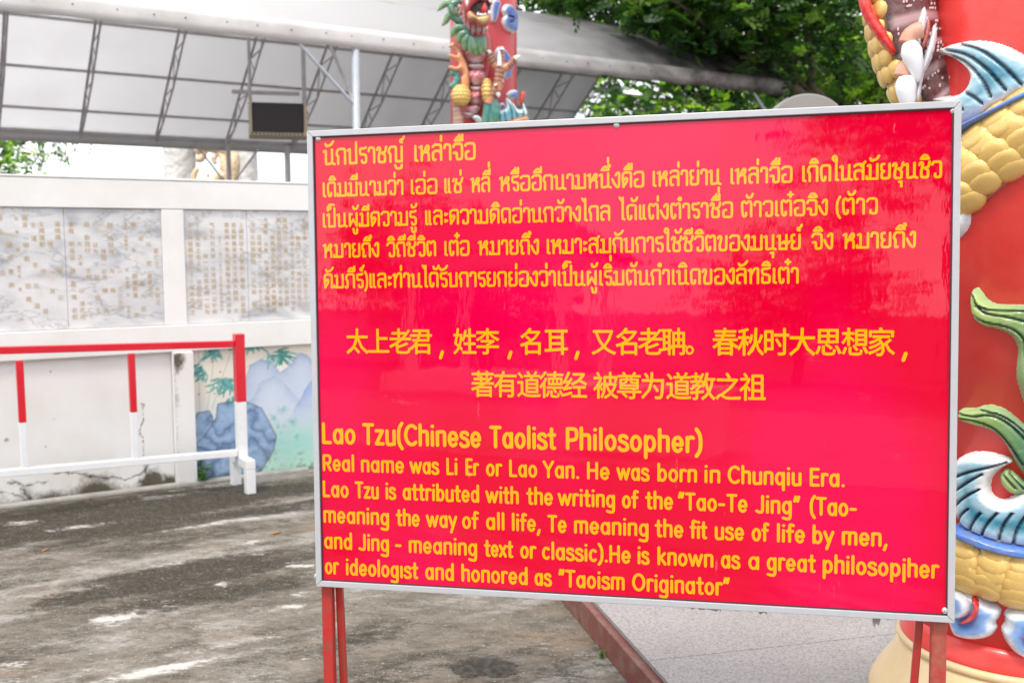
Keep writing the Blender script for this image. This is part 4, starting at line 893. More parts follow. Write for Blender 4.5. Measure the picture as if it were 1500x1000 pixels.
def relief(surf,name,parent,poly,H,wd,color,cell=.004,grooves=(),m=None,label=None,sm=2,seed=1,gw=.004,gd=.5,both=False,base=0):
    """poly,grooves in photo pixels. color(d,x,y,n)->rgb with d the distance from the outline in metres"""
    Pp=[surf.px(*p) for p in poly]; Pp=chaikin(Pp,sm,True); xs=[p[0] for p in Pp]; zs=[p[1] for p in Pp]
    pad=cell*2.5; a=np.arange(min(xs)-pad,max(xs)+pad,cell); z=np.arange(min(zs)-pad,max(zs)+pad,cell); X,Z=np.meshgrid(a,z)
    ins=inpoly(X,Z,Pp); d=segd(X,Z,Pp,True); sd=np.where(ins,d,-d)
    n=fbm(X*60,Z*60,seed)*.6+.4*fbm(X*220,Z*220,seed+50); q=np.clip(sd/wd,0,1); h=H*np.sqrt(1-(1-q)**2)*(1+.10*(n-.5))
    col=np.array(color(np.maximum(sd,0),X,Z,n),float)
    if col.ndim==1: col=np.broadcast_to(col,X.shape+(3,)).copy()
    for g in grooves:
        G=chaikin([surf.px(*p) for p in g],2); dg=segd(X,Z,G); k=np.clip(1-dg/gw,0,1)*(sd>0)
        h=h-H*gd*k; col=col*(1-.9*np.clip(k*1.6,0,1)[...,None])+np.array((.008,.022,.045))*(.9*np.clip(k*1.6,0,1)[...,None])
    h=np.where(sd<0,np.maximum(sd*1.2,-.010),h)
    hh=h+base
    V=surf.S(X,Z,hh).reshape(-1,3); r_,c_=X.shape; I=np.arange(r_*c_).reshape(r_,c_)
    keep=(sd>-cell*2.0); kc=keep[:-1,:-1]|keep[1:,1:]|keep[:-1,1:]|keep[1:,:-1]
    f=np.stack([I[:-1,:-1][kc],I[:-1,1:][kc],I[1:,1:][kc],I[1:,:-1][kc]],1)
    if both:
        gz,gx=np.gradient(sd,cell); gl_=np.hypot(gx,gz)+1e-6; gx=gx/gl_; gz=gz/gl_
        pos=sd>0; kc=pos[:-1,:-1]|pos[1:,1:]|pos[:-1,1:]|pos[1:,:-1]; f=np.stack([I[:-1,:-1][kc],I[:-1,1:][kc],I[1:,1:][kc],I[1:,:-1][kc]],1)
        mv=np.where(sd<cell*.35,np.clip(sd,-cell*1.6,cell),0); X2=X-gx*mv; Z2=Z-gz*mv; hb=np.where(sd<cell*.35,0,h)
        V=surf.S(X2,Z2,base+hb).reshape(-1,3); V2=surf.S(X2,Z2,base-hb*.8-.0005).reshape(-1,3); o=len(V)
        V=np.concatenate([V,V2]); f=np.concatenate([f,f[:,::-1]+o]); col=np.concatenate([col.reshape(-1,3)]*2)
    used=np.unique(f); mp_=-np.ones(len(V),int); mp_[used]=np.arange(len(used)); 
    if len(f)==0: return None
    o=fastmesh(name,V[used],mp_[f],m or enamel,parent,smooth=True,cols=np.clip(col.reshape(-1,3)[used],0,1))
    if label: o['label']=label
    return o
def ramp2(c1,c2,c3=None,w1=.01,w2=.03):
    c1,c2=np.array(c1),np.array(c2); c3_=np.array(c3) if c3 is not None else None
    def f(d,x,z,n):
        t=smooth01((d-w1*(.5+n))/(w2-w1))[...,None]; c=c1*(1-t)+c2*t
        if c3_ is not None: u=smooth01((d-w2)/(w2))[...,None]; c=c*(1-u)+c3_*u
        return c*(.9+.2*n[...,None])
    return f
WH=(.78,.80,.82); TEAL=(.02,.22,.34); BLUE=(.02,.10,.52); GRN=(.01,.16,.09); LIME=(.30,.46,.08); SKYB=(.08,.22,.62)

# ---------------- near column
NC=onz(1519,1000,.12); ncd=3.36; cdir=np.array([math.sin(R(27.3)),math.cos(R(27.3))]); cdir/=np.linalg.norm(cdir); C2=CAM[:2]+cdir*3.40
NR=.290
near=empty('dragon_column','huge red column wrapped in a gold-scaled dragon relief right of the sign','column',loc=(C2[0],C2[1],PH))
mb=MB(); mb.lathe((C2[0],C2[1],0),[(NR,.38),(NR,4.2)],96); mb.build('shaft',colred,near,smooth=True)
BZ=PH+.012
mb=MB(); mb.lathe((C2[0],C2[1],0),[(NR+.002,.41),(NR+.008,.385),(NR+.014,.362),(NR+.018,.348),(NR+.018,.342)],96); mb.build('red_flange',colred,near,smooth=True)
mb=MB(); mb.lathe((C2[0],C2[1],0),[(NR+.018,.341),(NR+.027,.337),(NR+.030,.328),(NR+.026,.319),(NR+.018,.316)],96); mb.build('gold_rim',cream,near,smooth=True)
mb=MB(); mb.lathe((C2[0],C2[1],0),[(NR+.017,.315),(NR+.030,.285),(NR+.055,.240),(NR+.085,.195),(NR+.105,.155),(NR+.112,BZ)],96); mb.build('base_drum',cream,near,smooth=True)
CYL=Cyl(C2,NR)
# coils of the dragon's body: centre line in (angle*R, z)
def coil(pts): 
    return chaikin(pts,3)
def bodymesh(path,rad,out,name,parent):
    """half-round body swelling from the shaft, gold with a dark maroon belly edge"""
    V=[];cols=[]; n=18; P_=[np.array(p,float) for p in path]
    for i,p in enumerate(P_):
        d=P_[min(i+1,len(P_)-1)]-P_[max(i-1,0)]; d/=np.linalg.norm(d); nn=np.array([-d[1],d[0]]); r=rad[i] if hasattr(rad,'__len__') else rad
        for k in range(n+1):
            a=math.pi*k/n; off=r*math.cos(a); hh=max(out*math.sin(a),0)*1.0-.01; q=p+nn*off
            V.append(CYL.S(np.array(q[0]),np.array(q[1]),np.array(hh))); 
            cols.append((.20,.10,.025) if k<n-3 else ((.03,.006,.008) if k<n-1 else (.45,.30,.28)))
    f=[(i*(n+1)+k,(i+1)*(n+1)+k,(i+1)*(n+1)+k+1,i*(n+1)+k+1) for i in range(len(P_)-1) for k in range(n)]
    return fastmesh(name,V,f,enamel,parent,smooth=True,cols=np.array(cols)),P_
def scale_template():
    # shield-shaped raised scale in local (x along body, y across, z out)
    v=[(0,0,.42)]; f=[]; n=12
    for rr_,zz in ((.55,.36),(.88,.20),(1.0,-.12)):
        for k in range(n):
            a=2*math.pi*k/n; x=math.cos(a); y=math.sin(a); x2=x*(1.12 if x>0 else .85)
            v.append((x2*rr_,y*rr_*.98,zz+ .10*x2*rr_))
    f=[(0,1+k,1+(k+1)%n) for k in range(n)]
    for r_ in range(2):
        for k in range(n): f.append((1+r_*n+k,1+(r_+1)*n+k,1+(r_+1)*n+(k+1)%n,1+r_*n+(k+1)%n))
    me=bpy.data.meshes.new('scale'); me.from_pydata(v,[],f); me.materials.append(goldp); me.polygons.foreach_set('use_smooth',[True]*len(me.polygons)); me.update(); return me
SCALE=scale_template(); nscale=0
def place_scale(o3,ax_,ay_,az_,sx,sy,sz,parent):
    global nscale
    o=bpy.data.objects.new('scale',SCALE); scene.collection.objects.link(o)
    M=Matrix(((ax_[0]*sx,ay_[0]*sy,az_[0]*sz,o3[0]),(ax_[1]*sx,ay_[1]*sy,az_[1]*sz,o3[1]),(ax_[2]*sx,ay_[2]*sy,az_[2]*sz,o3[2]),(0,0,0,1)))
    o.matrix_world=M; o.parent=parent; nscale+=1; return o
def pathlen(P_): return np.concatenate([[0],np.cumsum([np.linalg.norm(P_[i+1]-P_[i]) for i in range(len(P_)-1)])])
def scales_on(P_,r,out,parent,s=.052,rev=1,lo=-1e9,hi=1e9):
    Ls=pathlen(P_); t=0; row=0
    while t<Ls[-1]:
        i=min(int(np.searchsorted(Ls,t)),len(P_)-1); i=max(i,1); w=(t-Ls[i-1])/(Ls[i]-Ls[i-1]+1e-9); p=P_[i-1]*(1-w)+P_[i]*w
        if lo<p[0]<hi:
            d=P_[i]-P_[i-1]; d/=np.linalg.norm(d); nn=np.array([-d[1],d[0]])
            na=6; arcs=[22+(136/na)*(k+.5*(row%2)) for k in range(na+ (0 if row%2 else 1))]
            for a in arcs:
                if a>150: continue
                ar=R(a); e=1e-3
                def pt(tt,an): 
                    q=p+d*tt+nn*r*math.cos(an); return CYL.S(np.array(q[0]),np.array(q[1]),np.array(out*math.sin(an)-.004))
                o3=pt(0,ar); tx=(pt(e,ar)-pt(-e,ar)); tx/=np.linalg.norm(tx); ty=pt(0,ar+.01)-pt(0,ar-.01); ty/=np.linalg.norm(ty); tz=np.cross(tx,ty); 
                outv=CYL.S(np.array(p[0]),np.array(p[1]),np.array(1.))-CYL.S(np.array(p[0]),np.array(p[1]),np.array(0.))
                if tz@outv<0: tz=-tz
                tz=tz+rev*tx*.26; tz/=np.linalg.norm(tz)
                jit=1+.10*(rr.random()-.5)
                place_scale(o3,tx*rev,ty,tz,s*.60*jit,s*.50*jit,s*.42,parent)
        t+=s*.78; row+=1
aL=-math.pi/2*NR*1.0
# upper coil B: passes (1410,245) -> (1500,180), continues round
zB=lambda x,y:CYL.px(x,y,.05)
b1=zB(1415,245); b2=zB(1460,212); b3=zB(1498,181); slope=(b3[1]-b1[1])/(b3[0]-b1[0])
pathB=coil([(b1[0]-.40,b1[1]-.40*slope*.9),(b1[0]-.2,b1[1]-.2*slope),b1,b2,b3,(b3[0]+.3,b3[1]+.20),(b3[0]+.75,b3[1]+.42),(b3[0]+1.15,b3[1]+.62)])
bm,PB=bodymesh(pathB,.092,.068,'upper_coil',near); scales_on(PB,.092,.068,bm,s=.084,rev=-1,hi=b3[0]+.5)
a1=zB(1412,826); a2=zB(1455,838); a3=zB(1498,852)
pathA=coil([(a1[0]-.9,a1[1]-.10),(a1[0]-.4,a1[1]-.02),a1,a2,a3,(a3[0]+.3,a3[1]+.02),(a3[0]+.7,a3[1]+.12),(a3[0]+1.1,a3[1]+.3)])
bm,PA=bodymesh(pathA,.088,.068,'lower_coil',near); scales_on(PA,.088,.068,bm,s=.078,rev=-1,lo=a1[0]-.5,hi=a3[0]+.35)
def finc(d,x,z,n): return ramp2(WH,(.32,.55,.68),TEAL,.012,.030)(d,x,z,n)
# teal fin above the upper coil and its blue border
relief(CYL,'teal_fin',near,[(1372,78),(1390,66),(1412,60),(1440,59),(1470,66),(1495,78),(1530,95),(1560,110),(1560,140),(1500,135),(1465,155),(1440,168),(1408,186),(1400,160),(1375,150),(1340,148),(1368,142),(1405,140),(1420,128),(1424,110),(1412,96),(1395,84)],.055,.03,finc,grooves=[[(1412,66),(1440,72),(1465,90),(1480,105),(1498,126)],[(1395,74),(1425,80),(1450,100),(1465,118),(1477,134)],[(1400,82),(1425,92),(1445,116),(1452,130),(1457,144)],[(1425,138),(1436,144),(1445,153)],[(1410,152),(1420,162)]],gw=.0045,seed=3)
relief(CYL,'blue_border',near,[(1405,190),(1440,172),(1480,148),(1500,136),(1560,112),(1560,122),(1500,148),(1460,170),(1408,200)],.075,.006,lambda d,x,z,n:np.array((.09,.22,.62))*(.85+.3*n[...,None]),seed=4)
relief(CYL,'white_cloud',near,[(1395,290),(1408,296),(1417,312),(1416,328),(1405,345),(1395,350)],.05,.02,lambda d,x,z,n:np.array((.74,.78,.84))*(.9+.2*n[...,None]),seed=5)
# green flame tails
def greenc(d,x,z,n):
    x0,x1=x.min(),x.max(); t=smooth01((x-x0)/(x1-x0)*1.5-.15)[...,None]; c=np.array((.34,.50,.12))*(1-t)+np.array((.008,.15,.085))*t
    e=smooth01(1-d/.010)[...,None]*.6; return (c*(1-e)+np.array((.42,.62,.36))*e)*(.88+.24*n[...,None])
relief(CYL,'green_flame',near,[(1426,417),(1435,430),(1448,444),(1470,448),(1500,446),(1540,450),(1600,520),(1600,640),(1510,610),(1497,580),(1487,545),(1494,515),(1485,492),(1460,481),(1438,478),(1424,464),(1421,440)],.045,.018,greenc,grooves=[[(1428,432),(1436,452),(1450,460),(1475,463),(1500,470)],[(1434,448),(1455,455),(1500,455)],[(1428,462),(1445,472),(1470,476),(1490,484),(1502,500)],[(1500,500),(1505,560),(1520,600)]],gw=.0035,seed=6)
relief(CYL,'green_flame',near,[(1403,597),(1425,600),(1442,593),(1466,597),(1485,610),(1510,632),(1560,700),(1560,760),(1495,690),(1482,665),(1466,640),(1448,628),(1420,622),(1404,614)],.045,.018,greenc,grooves=[[(1406,604),(1430,610),(1450,605),(1475,615),(1500,640),(1520,665)],[(1410,612),(1440,617),(1462,628),(1480,650),(1498,680)],[(1440,600),(1468,606),(1490,622),(1520,650)]],gw=.0035,seed=7)
relief(CYL,'green_flame',near,[(1462,700),(1472,687),(1480,690),(1500,705),(1530,730),(1530,745),(1500,722),(1486,726),(1470,716)],.035,.014,greenc,grooves=[[(1470,695),(1488,715)],[(1478,692),(1500,716)]],gw=.0035,seed=8)
# lower teal fin
relief(CYL,'teal_fin',near,[(1398,672),(1420,662),(1445,663),(1468,668),(1488,676),(1472,682),(1456,693),(1447,710),(1452,728),(1468,734),(1482,730),(1500,718),(1560,700),(1560,800),(1500,800),(1455,792),(1402,768),(1398,720)],.055,.03,finc,grooves=[[(1400,700),(1420,690),(1450,682),(1475,676)],[(1402,720),(1425,702),(1442,692)],[(1402,742),(1420,724),(1438,714)],[(1406,765),(1416,748),(1424,742)],[(1424,774),(1432,758),(1440,748)],[(1440,782),(1448,764),(1462,748)],[(1464,788),(1470,765),(1482,748)],[(1484,794),(1488,770),(1505,745)]],gw=.0045,seed=9)
relief(CYL,'blue_border',near,[(1398,764),(1420,774),(1460,790),(1500,798),(1560,804),(1560,820),(1500,812),(1455,803),(1418,788),(1398,778)],.08,.006,lambda d,x,z,n:np.array((.09,.22,.62))*(.85+.3*n[...,None]),seed=10)
# spiral clouds at the foot
def cloudc(d,x,z,n): return ramp2((.74,.80,.88),(.20,.38,.74),(.015,.10,.42),.012,.026)(d,x,z,n)
relief(CYL,'spiral_cloud',near,[(1396,856),(1412,858),(1428,868),(1445,882),(1466,890),(1464,905),(1456,912),(1460,922),(1450,934),(1425,938),(1402,934),(1393,925),(1385,890)],.045,.03,cloudc,seed=11)
relief(CYL,'spiral_cloud',near,[(1398,858),(1418,864),(1430,880),(1427,898),(1410,906),(1396,900),(1396,880)],.07,.018,cloudc,seed=12)
relief(CYL,'red_swirl',near,[(1424,868),(1436,876),(1440,892),(1432,906),(1416,912),(1404,910),(1418,902),(1428,892),(1430,880)],.066,.008,lambda d,x,z,n:np.array((.62,.02,.02))+0*x[...,None],seed=13)
relief(CYL,'spiral_cloud',near,[(1470,897),(1482,892),(1500,893),(1540,900),(1560,930),(1550,965),(1510,968),(1488,958),(1474,942),(1465,922),(1474,912)],.05,.03,cloudc,seed=14)
relief(CYL,'red_swirl',near,[(1493,920),(1500,926),(1505,934),(1520,932),(1520,938),(1502,942),(1494,932)],.064,.006,lambda d,x,z,n:np.array((.62,.02,.02))+0*x[...,None],seed=15)
# ---- hanging neck at the column's left shoulder
neck=PL=Pla(1330,80,3.30)
NP=[PL.px(*p) for p in [(1322,-170),(1316,-90),(1316,-20),(1322,40),(1336,90),(1362,130),(1400,165)]]; NP=chaikin(NP,3)
V=[];cols=[];n=28
NPa=[np.array(p) for p in NP]; Ln=pathlen(NPa)
for i,p in enumerate(NPa):
    d=NPa[min(i+1,len(NPa)-1)]-NPa[max(i-1,0)]; d/=np.linalg.norm(d); nn=np.array([-d[1],d[0]]); r=.106-.010*i/len(NPa)
    for k in range(n):
        a=2*math.pi*k/n; off=r*math.cos(a); q=p+nn*off; V.append(PL.S(np.array(q[0]),np.array(q[1]),np.array(r*math.sin(a)*.9)))
        side=-off/r*(1) # sign: + is towards the right of the picture
        seg=(Ln[i]/.085)%1; ca=math.cos(a)
        belly=(ca>-.33) and math.sin(a)>-.3
        if belly:
            c=(.12,.018,.022)
            if seg>.80: c=(.50,.30,.32)
            if seg<.05: c=(.03,.005,.006)
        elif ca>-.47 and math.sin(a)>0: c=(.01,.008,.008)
        else: c=(.52,.33,.10)
        cols.append(c)
f=[(i*n+k,(i+1)*n+k,(i+1)*n+(k+1)%n,i*n+(k+1)%n) for i in range(len(NPa)-1) for k in range(n)]
neck=fastmesh('neck',V,f,enamel,near,smooth=True,cols=np.array(cols))
# pale raised spots on the belly plates and scales down the left side
spot=mat('pale_spot_paint',(.68,.50,.50),.4); mb=MB(); r3=random.Random(5)
for i in range(2,len(NPa)-1):
    for q in range(5):
        p=NPa[i]; d=NPa[i+1]-NPa[i-1]; d/=np.linalg.norm(d); nn=np.array([-d[1],d[0]]); a=R(r3.uniform(20,104)); seg=(Ln[i]/.085)%1
        if seg>.72 or seg<.08: continue
        r=.100; w=p+nn*r*math.cos(a); P3=PL.S(np.array(w[0]),np.array(w[1]),np.array(r*math.sin(a)*.9+.003)); 
        mb.ball(P3,(.0035,.003,.0035+.003*r3.random()),6,4)
mb.build('belly_spots',spot,neck)
t=0;row=0
while t<Ln[-1]-.02:
    i=max(1,min(int(np.searchsorted(Ln,t)),len(NPa)-1)); p=NPa[i]; d=NPa[i]-NPa[i-1]; d/=np.linalg.norm(d); nn=np.array([-d[1],d[0]])
    for a in (126+ (9 if row%2 else 0),146+(9 if row%2 else 0),166+(9 if row%2 else 0),186):
        ar=R(a); r=.101
        def pt(tt,an): 
            w=p+d*tt+nn*r*math.cos(an); return PL.S(np.array(w[0]),np.array(w[1]),np.array(r*math.sin(an)*.9))
        o3=pt(0,ar); tx=pt(.001,ar)-pt(-.001,ar); tx/=np.linalg.norm(tx); ty=pt(0,ar+.01)-pt(0,ar-.01); ty/=np.linalg.norm(ty); tz=np.cross(tx,ty); ctr=PL.S(np.array(p[0]),np.array(p[1]),np.array(0.))
        if tz@(o3-ctr)<0: tz=-tz
        place_scale(o3,tx,ty,tz,.030,.026,.026,neck)
    t+=.044; row+=1
# bright red crest along the neck
crest=mat('bright_red_paint',(.74,.008,.006),.3,coat=.5)
PC=Pla(1290,60,3.22)
relief(PC,'red_crest',near,[(1250,-80),(1256,0),(1262,22),(1280,52),(1298,74),(1308,83),(1314,80),(1310,66),(1300,48),(1284,24),(1274,0),(1268,-80)],.028,.016,lambda d,x,z,n:np.array((.74,.012,.008))+0*x[...,None],m=enamel,both=True,cell=.0035)
# paw: toes with white claws gripping the shaft
skin=mat('toe_paint',(.62,.30,.20),.4,noise=(30,.6,(.66,.45,.36))); clawm=mat('white_claw_paint',(.78,.79,.82),.3,coat=.4)
def w3(x,y,d): return ath(x,y,d-.30)
for k,(toe,claw) in enumerate([([(1352,44),(1342,47),(1333,53),(1329,64)],[(1332,62),(1336,80),(1342,100),(1345,121)]),([(1345,92),(1332,95),(1325,103),(1323,112)],[(1326,112),(1327,130),(1330,150),(1334,170)])]):
    mb=MB(); rds=[.028,.030,.028,.020]; pts=[w3(*p,3.47) for p in toe]; mb.tube(chaikin(pts,1),[.026,.029,.030,.030,.026,.018] if len(chaikin(pts,1))==6 else .026,14); 
    tq=mb.build('toe',skin,near,smooth=True)
    mb=MB(); cp=chaikin([w3(*p,3.45) for p in claw],1); mb.tube(cp,list(np.interp(np.linspace(0,1,len(cp)),[0,.3,.6,1],[.018,.031,.024,.003])),14); mb.build('claw',clawm,tq,smooth=True)
PD=Pla(1360,80,3.18)
def bluew(d,x,z,n): return ramp2((.76,.80,.86),(.30,.48,.82),(.02,.13,.60),.010,.022)(d,x,z,n)
relief(PD,'cloud_ribbon',near,[(1352,8),(1360,20),(1358,42),(1350,60),(1348,76),(1340,60),(1344,34)],.03,.02,bluew,both=True,cell=.0035)
relief(PD,'cloud_ribbon',near,[(1368,32),(1374,46),(1368,78),(1360,98),(1352,110),(1348,150),(1338,150),(1345,118),(1352,90),(1361,60)],.03,.02,bluew,both=True,cell=.0035)
relief(PD,'cloud_ribbon',near,[(1358,28),(1364,34),(1360,58),(1352,76),(1349,68),(1354,50)],.028,.014,lambda d,x,z,n:np.array((.60,.10,.07))+0*x[...,None],both=True,cell=.0035)

# ---------------- far column
def zp(zx,zy): return (zx/5.264+640,zy/5.264)
shadered=mat('shaded_column_red',(.40,.014,.022),.45,coat=.2,coat_rough=.2,noise=(9,.35,(.46,.05,.05)),bump=(42,.3,.004))  # darker copy of the column red, with the far column's shade painted in
FD=9.3; fdir_=ray(709,347)[:2]; fdir_/=np.linalg.norm(fdir_); FC=CAM[:2]+fdir_*FD; FRd=.305
farc=empty('dragon_column','slimmer distant red column with an open-mouthed dragon relief above the sign top','column',loc=(FC[0],FC[1],0))
mb=MB(); mb.lathe((FC[0],FC[1],0),[(FRd,.5),(FRd,5.2)],64); mb.build('shaft',shadered,farc,smooth=True)
mb=MB(); mb.lathe((FC[0],FC[1],0),[(.40,.49),(.42,.42),(.50,.30),(.52,.20),(.48,.08),(.48,0)],64); mb.build('base_drum',cream,farc,smooth=True)
FY=Cyl(FC,FRd); FPp=Pla(700,95,FD-.42)
def rz(surf,name,pts,H,wd,color,**k):
    k.setdefault('cell',.0065); return relief(surf,name,farc,[zp(*p) for p in pts],H,wd,color,grooves=[[zp(*p) for p in g] for g in k.pop('gr',[])],**k)
rz(FY,'spiral_cloud',[(510,60),(540,30),(575,40),(590,70),(610,90),(615,180),(605,265),(585,245),(550,240),(515,200),(505,150),(530,120),(505,95)],.05,.03,ramp2(WH,(.06,.20,.50),(.01,.06,.32),.005,.018),gr=[[(540,130),(575,135),(580,165),(550,175)]],gw=.010)
rz(FY,'spiral_cloud',[(415,0),(480,0),(500,30),(480,70),(470,150),(440,175),(415,165)],.05,.03,ramp2(WH,(.06,.20,.50),(.01,.06,.32),.005,.018))
rz(FY,'spiral_cloud',[(450,390),(490,355),(530,380),(560,430),(590,470),(595,520),(570,560),(570,600),(540,615),(515,590),(520,540),(470,500),(450,440)],.04,.03,ramp2(WH,(.06,.20,.50),(.01,.06,.32),.005,.018))
rz(FY,'spiral_cloud',[(540,720),(590,690),(625,700),(620,740),(600,770),(560,760)],.04,.03,ramp2(WH,(.06,.20,.50),(.01,.06,.32),.005,.018))
rz(FY,'spiral_cloud',[(475,820),(500,790),(535,800),(535,850),(490,850)],.03,.03,ramp2(WH,(.06,.20,.50),(.01,.06,.32),.005,.018))
rz(FPp,'teal_wave',[(440,960),(450,860),(500,850),(540,840),(520,745),(560,770),(600,810),(625,850),(660,850),(650,760),(690,840),(705,900),(600,930),(520,960)],.06,.04,ramp2((.6,.75,.8),(.10,.34,.42),TEAL,.012,.035),gr=[[(545,780),(575,860),(580,930)],[(575,800),(610,870),(620,920)],[(480,880),(490,950)],[(520,870),(530,945)],[(655,800),(665,860),(665,910)]],gw=.006,both=True)
rz(FPp,'teal_wave',[(262,905),(300,885),(340,900),(370,960),(310,960),(290,925)],.06,.03,ramp2(WH,(.15,.38,.48),TEAL,.012,.03),both=True)
rz(FPp,'rock_relief',[(480,965),(520,950),(600,915),(690,890),(715,915),(715,970)],.07,.03,lambda d,x,z,n:np.array((.42,.20,.10))*(.7+.6*n[...,None]),both=True)
rz(FPp,'red_flame',[(640,810),(632,760),(640,712),(672,700),(684,720),(676,770),(660,815)],.05,.02,lambda d,x,z,n:np.array((.55,.02,.02))+0*x[...,None],both=True)
# belly plates
PB_=Pla(700,95,FD-.37)
plates=[(220,370,385,500,'p'),(235,362,498,545,'w'),(235,370,543,672,'p'),(250,360,670,712,'p'),(240,350,708,815,'p'),(225,330,812,880,'p'),(200,290,868,905,'p')]
for (x0,x1,y0,y1,k) in plates:
    def pc(d,x,z,n,k=k):
        lo=z.min(); t=smooth01((z-lo)/.05-.5)[...,None]; dots=(vnoise(x*90,z*90,7)>.62)[...,None]
        c=np.array((.52,.10,.14))*(1-dots)+np.array((.70,.42,.44))*dots if k=='p' else np.array((.66,.42,.46))+0*x[...,None]
        return np.array((.74,.62,.66))*(1-t)+c*t
    ym=(y1-y0)*.35; rz(PB_,'belly_plate',[(x0,y0),(x1,y0),(x1,y1-ym),((x0+x1)/2,y1+10),(x0,y1-ym)],.13,.07,pc,both=True,sm=1)
rz(PB_,'neck_mane_back',[(140,150),(400,150),(430,420),(380,640),(330,900),(200,900),(200,500),(170,330)],.05,.05,lambda d,x,z,n:np.array((.42,.03,.035))*(.8+.4*n[...,None]),both=True,base=-.05)
# orange crest flames
oc=lambda d,x,z,n:(ramp2((.80,.42,.22),(.70,.22,.06),(.72,.30,.12),.01,.03)(d,x,z,n))
rz(FPp,'orange_crest',[(85,360),(120,330),(150,335),(175,380),(205,430),(235,500),(255,600),(250,680),(225,740),(205,700),(185,640),(185,590),(205,590),(185,550),(140,558),(100,540),(82,515),(110,505),(150,520),(175,505),(160,470),(120,465),(78,430),(105,415),(145,430),(165,425),(150,392),(110,378)],.07,.035,oc,both=True)
rz(FPp,'orange_crest',[(150,20),(185,10),(200,60),(175,100),(160,200),(150,330),(125,180),(130,80)],.05,.03,lambda d,x,z,n:np.array((.66,.50,.30))*(.8+.4*n[...,None]),both=True,base=-.06)
# scaled shoulders
for (cx_,cy_,rx,rz_) in [(187,738,72,78),(385,705,38,92)]:
    c=ath(*zp(cx_,cy_),FD-.46); r_=(rx/5.264/F*(FD-.46),.09,rz_/5.264/F*(FD-.46)); E3=(FPp.e,FPp.n,np.array([0,0,1.]))
    mb=MB(); mb.ball(c,r_,20,14,E3); sh=mb.build('shoulder',goldp,farc,smooth=True)
    k=0
    for i in range(7):
        th=R(20+22*i)
        for j in range(7):
            ph=R(8+24*j+(12 if i%2 else 0))
            nx,ny,nz_=math.sin(th)*math.cos(ph),math.sin(th)*math.sin(ph),math.cos(th)
            o3=c+E3[0]*r_[0]*nx+E3[1]*r_[1]*ny+E3[2]*r_[2]*nz_; az=E3[0]*nx+E3[1]*ny+E3[2]*nz_; ax_=-(E3[2]-az*(az@E3[2])); 
            if np.linalg.norm(ax_)<.1: continue
            ax_/=np.linalg.norm(ax_); place_scale(o3,ax_,np.cross(az,ax_),az,.019,.018,.016,sh)
def ztube(name,pts,rad,m,d=FD-.5,parent=None,n=10,cols=None):
    mb=MB(); P3=chaikin([ath(*zp(p[0],p[1]),d+(p[2] if len(p)>2 else 0)) for p in pts],2); k=np.linspace(0,1,len(P3)); rd=list(np.interp(k,np.linspace(0,1,len(rad)),rad)); mb.tube(P3,rd,n)
    cc=None
    if cols is not None:
        cc=[]
        for kk in k:
            for _ in range(n): cc.append(cols(kk))
    return mb.build(name,m,parent or farc,smooth=True,cols=np.array(cc) if cc else None)
horn=lambda k:tuple(np.array((.01,.14,.12))*(1-k)**.7+np.array((.22,.34,.10))*(1-(1-k)**.7))
for i,pts in enumerate([[(190,15),(150,20),(110,45),(80,20),(45,45),(5,85)],[(200,175),(160,160),(120,118),(85,125),(70,165),(38,200)],[(235,235),(200,215),(150,215),(125,245),(112,290)],[(250,265),(215,255),(180,270),(170,300),(162,338)],[(255,275),(235,290),(210,320),(215,350),(212,395)],[(268,285),(262,330),(258,370),(268,425)],[(300,290),(298,340),(295,390),(305,432)],[(325,285),(318,330),(330,380),(348,425)],[(360,280),(352,320),(358,360),(372,400)],[(120,40),(110,70),(130,100),(155,118)],[(285,290),(280,330),(290,380),(285,400)]]):
    ztube('mane_lock',pts,[.022,.034,.034,.026,.004],enamel,d=FD-.52-.004*i,cols=horn)
# beard, face, jaws
rz(FPp,'beard',[(150,50),(185,40),(260,150),(330,180),(400,190),(385,272),(370,245),(356,292),(335,250),(315,292),(300,250),(262,302),(258,255),(240,282),(222,235),(205,245),(200,205),(185,215),(190,180),(175,175),(178,140),(160,135),(165,105),(148,100)],.09,.05,lambda d,x,z,n:(lambda t:np.array((.78,.66,.66))*(1-t)+np.array((.58,.16,.17))*t)(smooth01(d/.035)[...,None])*(.85+.3*n[...,None]),both=True,base=.06,gr=[[(230,120),(225,220)],[(260,170),(262,285)],[(300,190),(305,280)],[(340,200),(350,280)],[(200,80),(190,160)]],gw=.004)
FP2=Pla(700,40,FD-.60)
rz(FP2,'upper_jaw',[(180,-60),(420,-60),(430,20),(420,60),(405,0),(370,-12),(330,0),(290,30),(262,62),(240,110),(215,100),(200,60)],.09,.04,lambda d,x,z,n:np.array((.60,.10,.10))*(.75+.5*n[...,None]),both=True)
rz(FP2,'mouth_cavity',[(250,0),(330,-10),(410,-10),(420,60),(400,115),(330,130),(270,110),(250,60)],.01,.02,lambda d,x,z,n:np.array((.03,.008,.008))+0*x[...,None],both=True,base=-.05)
rz(FP2,'tongue',[(335,70),(355,30),(372,5),(388,40),(392,85),(370,112),(345,108)],.05,.03,lambda d,x,z,n:np.array((.66,.03,.04))+0*x[...,None],both=True)
rz(FP2,'lower_jaw',[(225,110),(255,90),(285,110),(310,140),(350,128),(415,120),(418,160),(400,205),(355,222),(310,205),(290,175),(260,190),(230,170)],.09,.04,lambda d,x,z,n:ramp2((.55,.10,.08),(.52,.36,.12),(.60,.44,.18),.012,.025)(d,x,z,n),both=True,base=.03)
teeth=mat('white_teeth',(.78,.78,.78),.35,coat=.4)
